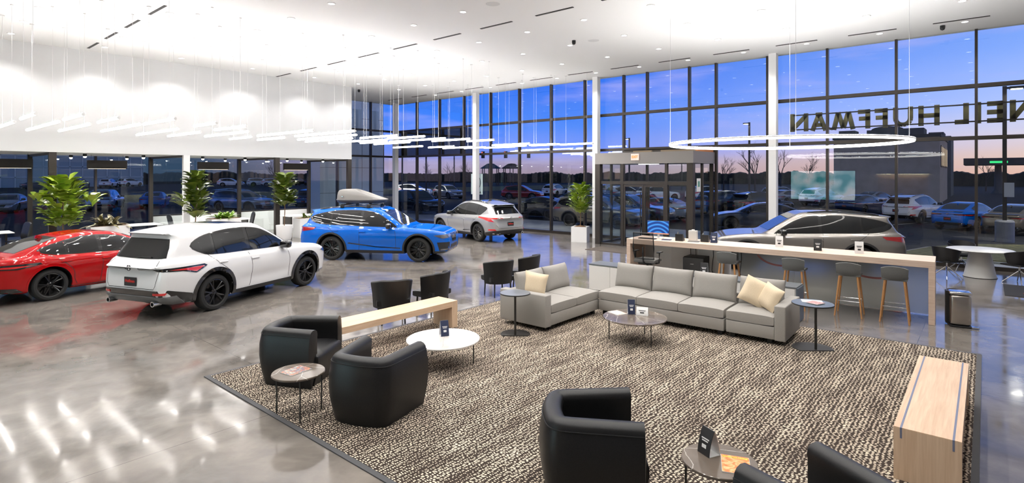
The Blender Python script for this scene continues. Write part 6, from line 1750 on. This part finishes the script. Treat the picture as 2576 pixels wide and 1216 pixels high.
for px, py, h, lb in ((1885, 520, 7.5, 'lamp post outside above the ring light'), (1583, 503, 7.0, 'lamp post outside over the vestibule'), (1072, 500, 6.5, 'dark lamp post outside left of the window emblem'), (965, 482, 8.0, 'dark pole outside the corner glass'), (1715, 480, 8.0, 'far pole outside over the vestibule header'), (1012, 497, 5.5, 'lamp post outside beside the corner column'), (460, 500, 5.0, 'lamp post in the west car park left of the narrow fig')):
    x, y = g3(px, py, GZ); lamp_post(x, y, h, -0.4, lb, True, px in (1072,))  # lit lens and beam added on these posts to warm the blue car park
t = thing('traffic_light', 'row of three dark traffic lights hung on a wire outside', 'traffic light', (-60, 66, GZ))
MB().tube([(-6, -3, 6.6), (9, 6, 6.6)], 0.02, 5).build('wire', M['black'], t)
MB().tube([(-6, -3, 0), (-6, -3, 7)], 0.1, 6).build('post', M['black'], t)
for k in range(3):
    s = MB().b2((-2 + 3.2 * k, -0.8 + 1.9 * k, 5.5), (-1.6 + 3.2 * k, -0.4 + 1.9 * k, 6.6)).build('signal_head', mat('signal housing', (0.03, 0.028, 0.02), 0.6) if 'signal housing' not in bpy.data.materials else bpy.data.materials['signal housing'], t)
    MB().lathe([(0.12, 0), (0.1, 0.05), (0, 0.06)], (0, 0, 0), 10, 'Y').build('lamp', mat('red signal', (0.6, 0.05, 0.02), 0.4, emit=(1, 0.15, 0.08), estr=2.0) if 'red signal' not in bpy.data.materials else bpy.data.materials['red signal'], s, True, (-1.8 + 3.2 * k, -0.82 + 1.9 * k, 6.4), PI)

def bare_tree(name, label, x, y, h, seed, z=GZ):
    rg = random.Random(seed); t = thing(name, label, 'tree', (x, y, z))
    b = MB(); tw = MB()
    def grow(p, d, L_, r, lv):
        q = p + d * L_
        (b if lv < 2 else tw).tube([p, (p + q) / 2 + Vector((rg.uniform(-1, 1), rg.uniform(-1, 1), 0)) * L_ * 0.05, q], r, 5 if lv < 2 else 3, r2=r * 0.6)
        if lv >= 4: return
        for k in range(3 if lv > 0 else 4):
            nd = (d + Vector((rg.uniform(-1, 1), rg.uniform(-1, 1), rg.uniform(-0.1, 0.7))) * 0.75).normalized()
            grow(p + d * L_ * rg.uniform(0.55, 1.0), nd, L_ * rg.uniform(0.55, 0.75), r * 0.55, lv + 1)
    grow(Vector((0, 0, 0)), Vector((0, 0, 1)), h * 0.36, h * 0.018, 0)
    bk = M['twig']
    b.build('trunk', bk, t); tw.build('twig', bk, t)
    return t
M['twig'] = mat('bare twigs', (0.055, 0.045, 0.04), 0.9)
tr = bare_tree('bare_tree', 'bare winter tree behind the ring light left of the white column', -23.5, 78, 8.0, 3)
for px, Z, s, rz, lb in ((1965, 85, 1.0, 1, 'bare winter tree just right of the white column'), (2035, 88, 0.9, 2, 'bare winter tree left of the brown shop building'), (1820, 90, 0.85, 3, 'bare winter tree right of the vestibule'), (2480, 95, 0.85, 4, 'bare winter tree right of the brown shop building'), (2250, 105, 1.25, 0.5, 'bare winter tree above the brown shop building'), (1130, 110, 0.75, 5, 'bare winter tree outside left of the window emblem'), (1080, 120, 0.8, 6, 'bare winter tree outside by the second mullion'), (1175, 130, 0.8, 7, 'bare winter tree outside just left of the second column'), (690, 120, 1.0, 8, 'bare winter tree beyond the west car park')):
    X = (px - 1288) * Z / 1399.0
    c = dup(tr, (0.7616 * X - 0.6481 * Z, 0.6481 * X + 0.7616 * Z, GZ), rz, lb); c.scale = (s, s, s)
# belt of dark woodland along the horizon
def woodland(name, pts, h, label, seed):
    rg = random.Random(seed); b = MB(); rows = []
    n = len(pts)
    P = []
    for i in range(n - 1):
        for k in range(110): P.append(Vector(pts[i]).lerp(Vector(pts[i + 1]), k / 110))
    P.append(Vector(pts[-1]))
    for p in P:
        d = p.normalized(); hh = h * (0.95 + 0.05 * math.sin(p.x * 0.21 + p.y * 0.13) + 0.08 * math.sin(p.x * 0.9 - p.y * 0.7) + rg.uniform(-0.05, 0.05))
        rows.append([b.bm.verts.new((p.x + d.x * o_, p.y + d.y * o_, z)) for o_, z in ((0, GZ), (rg.uniform(0, .6), hh * 0.5), (1.5, hh * 0.9), (4, hh), (7, hh * 0.8), (9, GZ))])
    for A, B in zip(rows[:-1], rows[1:]):
        for j in range(5): b.bm.faces.new((A[j], B[j], B[j + 1], A[j + 1]))
    o = b.build(name, noise_mat('woodland', (0.010, 0.012, 0.009), (0.022, 0.022, 0.014), (1, 1, 1), 0.6, 0.95), None)
    o['kind'] = 'stuff'; o['label'] = label
woodland('trees', [(-185, 20), (-190, 90), (-150, 140), (-110, 165), (-60, 175), (-5, 180), (60, 175)], 3.6, 'dark belt of distant woodland along the horizon', 4)

# ------------------------------------------------------------ the back of the room, seen as a reflection in the front glass
t = thing('video_wall', 'big bright video screen on the back wall, seen reflected in the front glass', 'screen', (-9.8, SY + 0.02, 0.75))
MB().b2((-2.3, 0, 0), (2.3, 0.08, 2.35)).build('bezel', M['plastic'], t)
vm = mat('video picture', (0, 0, 0), 0.3)
nt, N, L, bb = nodes(vm)
tc = N.new('ShaderNodeTexCoord'); nz = N.new('ShaderNodeTexNoise'); nz.inputs['Scale'].default_value = 0.9; nz.inputs['Detail'].default_value = 1
rp = ramp(nt, [(0.35, (0.10, 0.45, 0.50)), (0.5, (0.55, 0.85, 0.92)), (0.6, (0.9, 0.95, 1.0))])
L.new(tc.outputs['Object'], nz.inputs['Vector']); L.new(nz.outputs['Fac'], rp.inputs['Fac']); L.new(rp.outputs['Color'], bb.inputs['Emission Color']); bb.inputs['Emission Strength'].default_value = 5.0
MB().b2((-2.25, 0.08, 0.05), (2.25, 0.085, 2.3)).build('screen', vm, t)
t = thing('feature_wall', 'warm oak plank feature wall with a light cove, seen reflected in the front glass', 'wall panel', (-4.6, SY + 0.02, 0.1))
MB().b2((-1.5, 0, 0), (1.5, 0.06, 2.6)).build('oak_panel', M['oak'], t)
MB().b2((-1.6, 0, 2.7), (1.6, 0.3, 2.85)).build('cove', M['white'], t)
MB().b2((-1.55, 0.12, 2.69), (1.55, 0.26, 2.70)).build('light_strip', mat('cove light', (1, 1, 1), 0.5, emit=(1, 0.85, 0.5), estr=25), t)

slots(); downlights(); pendants(); office_lights()
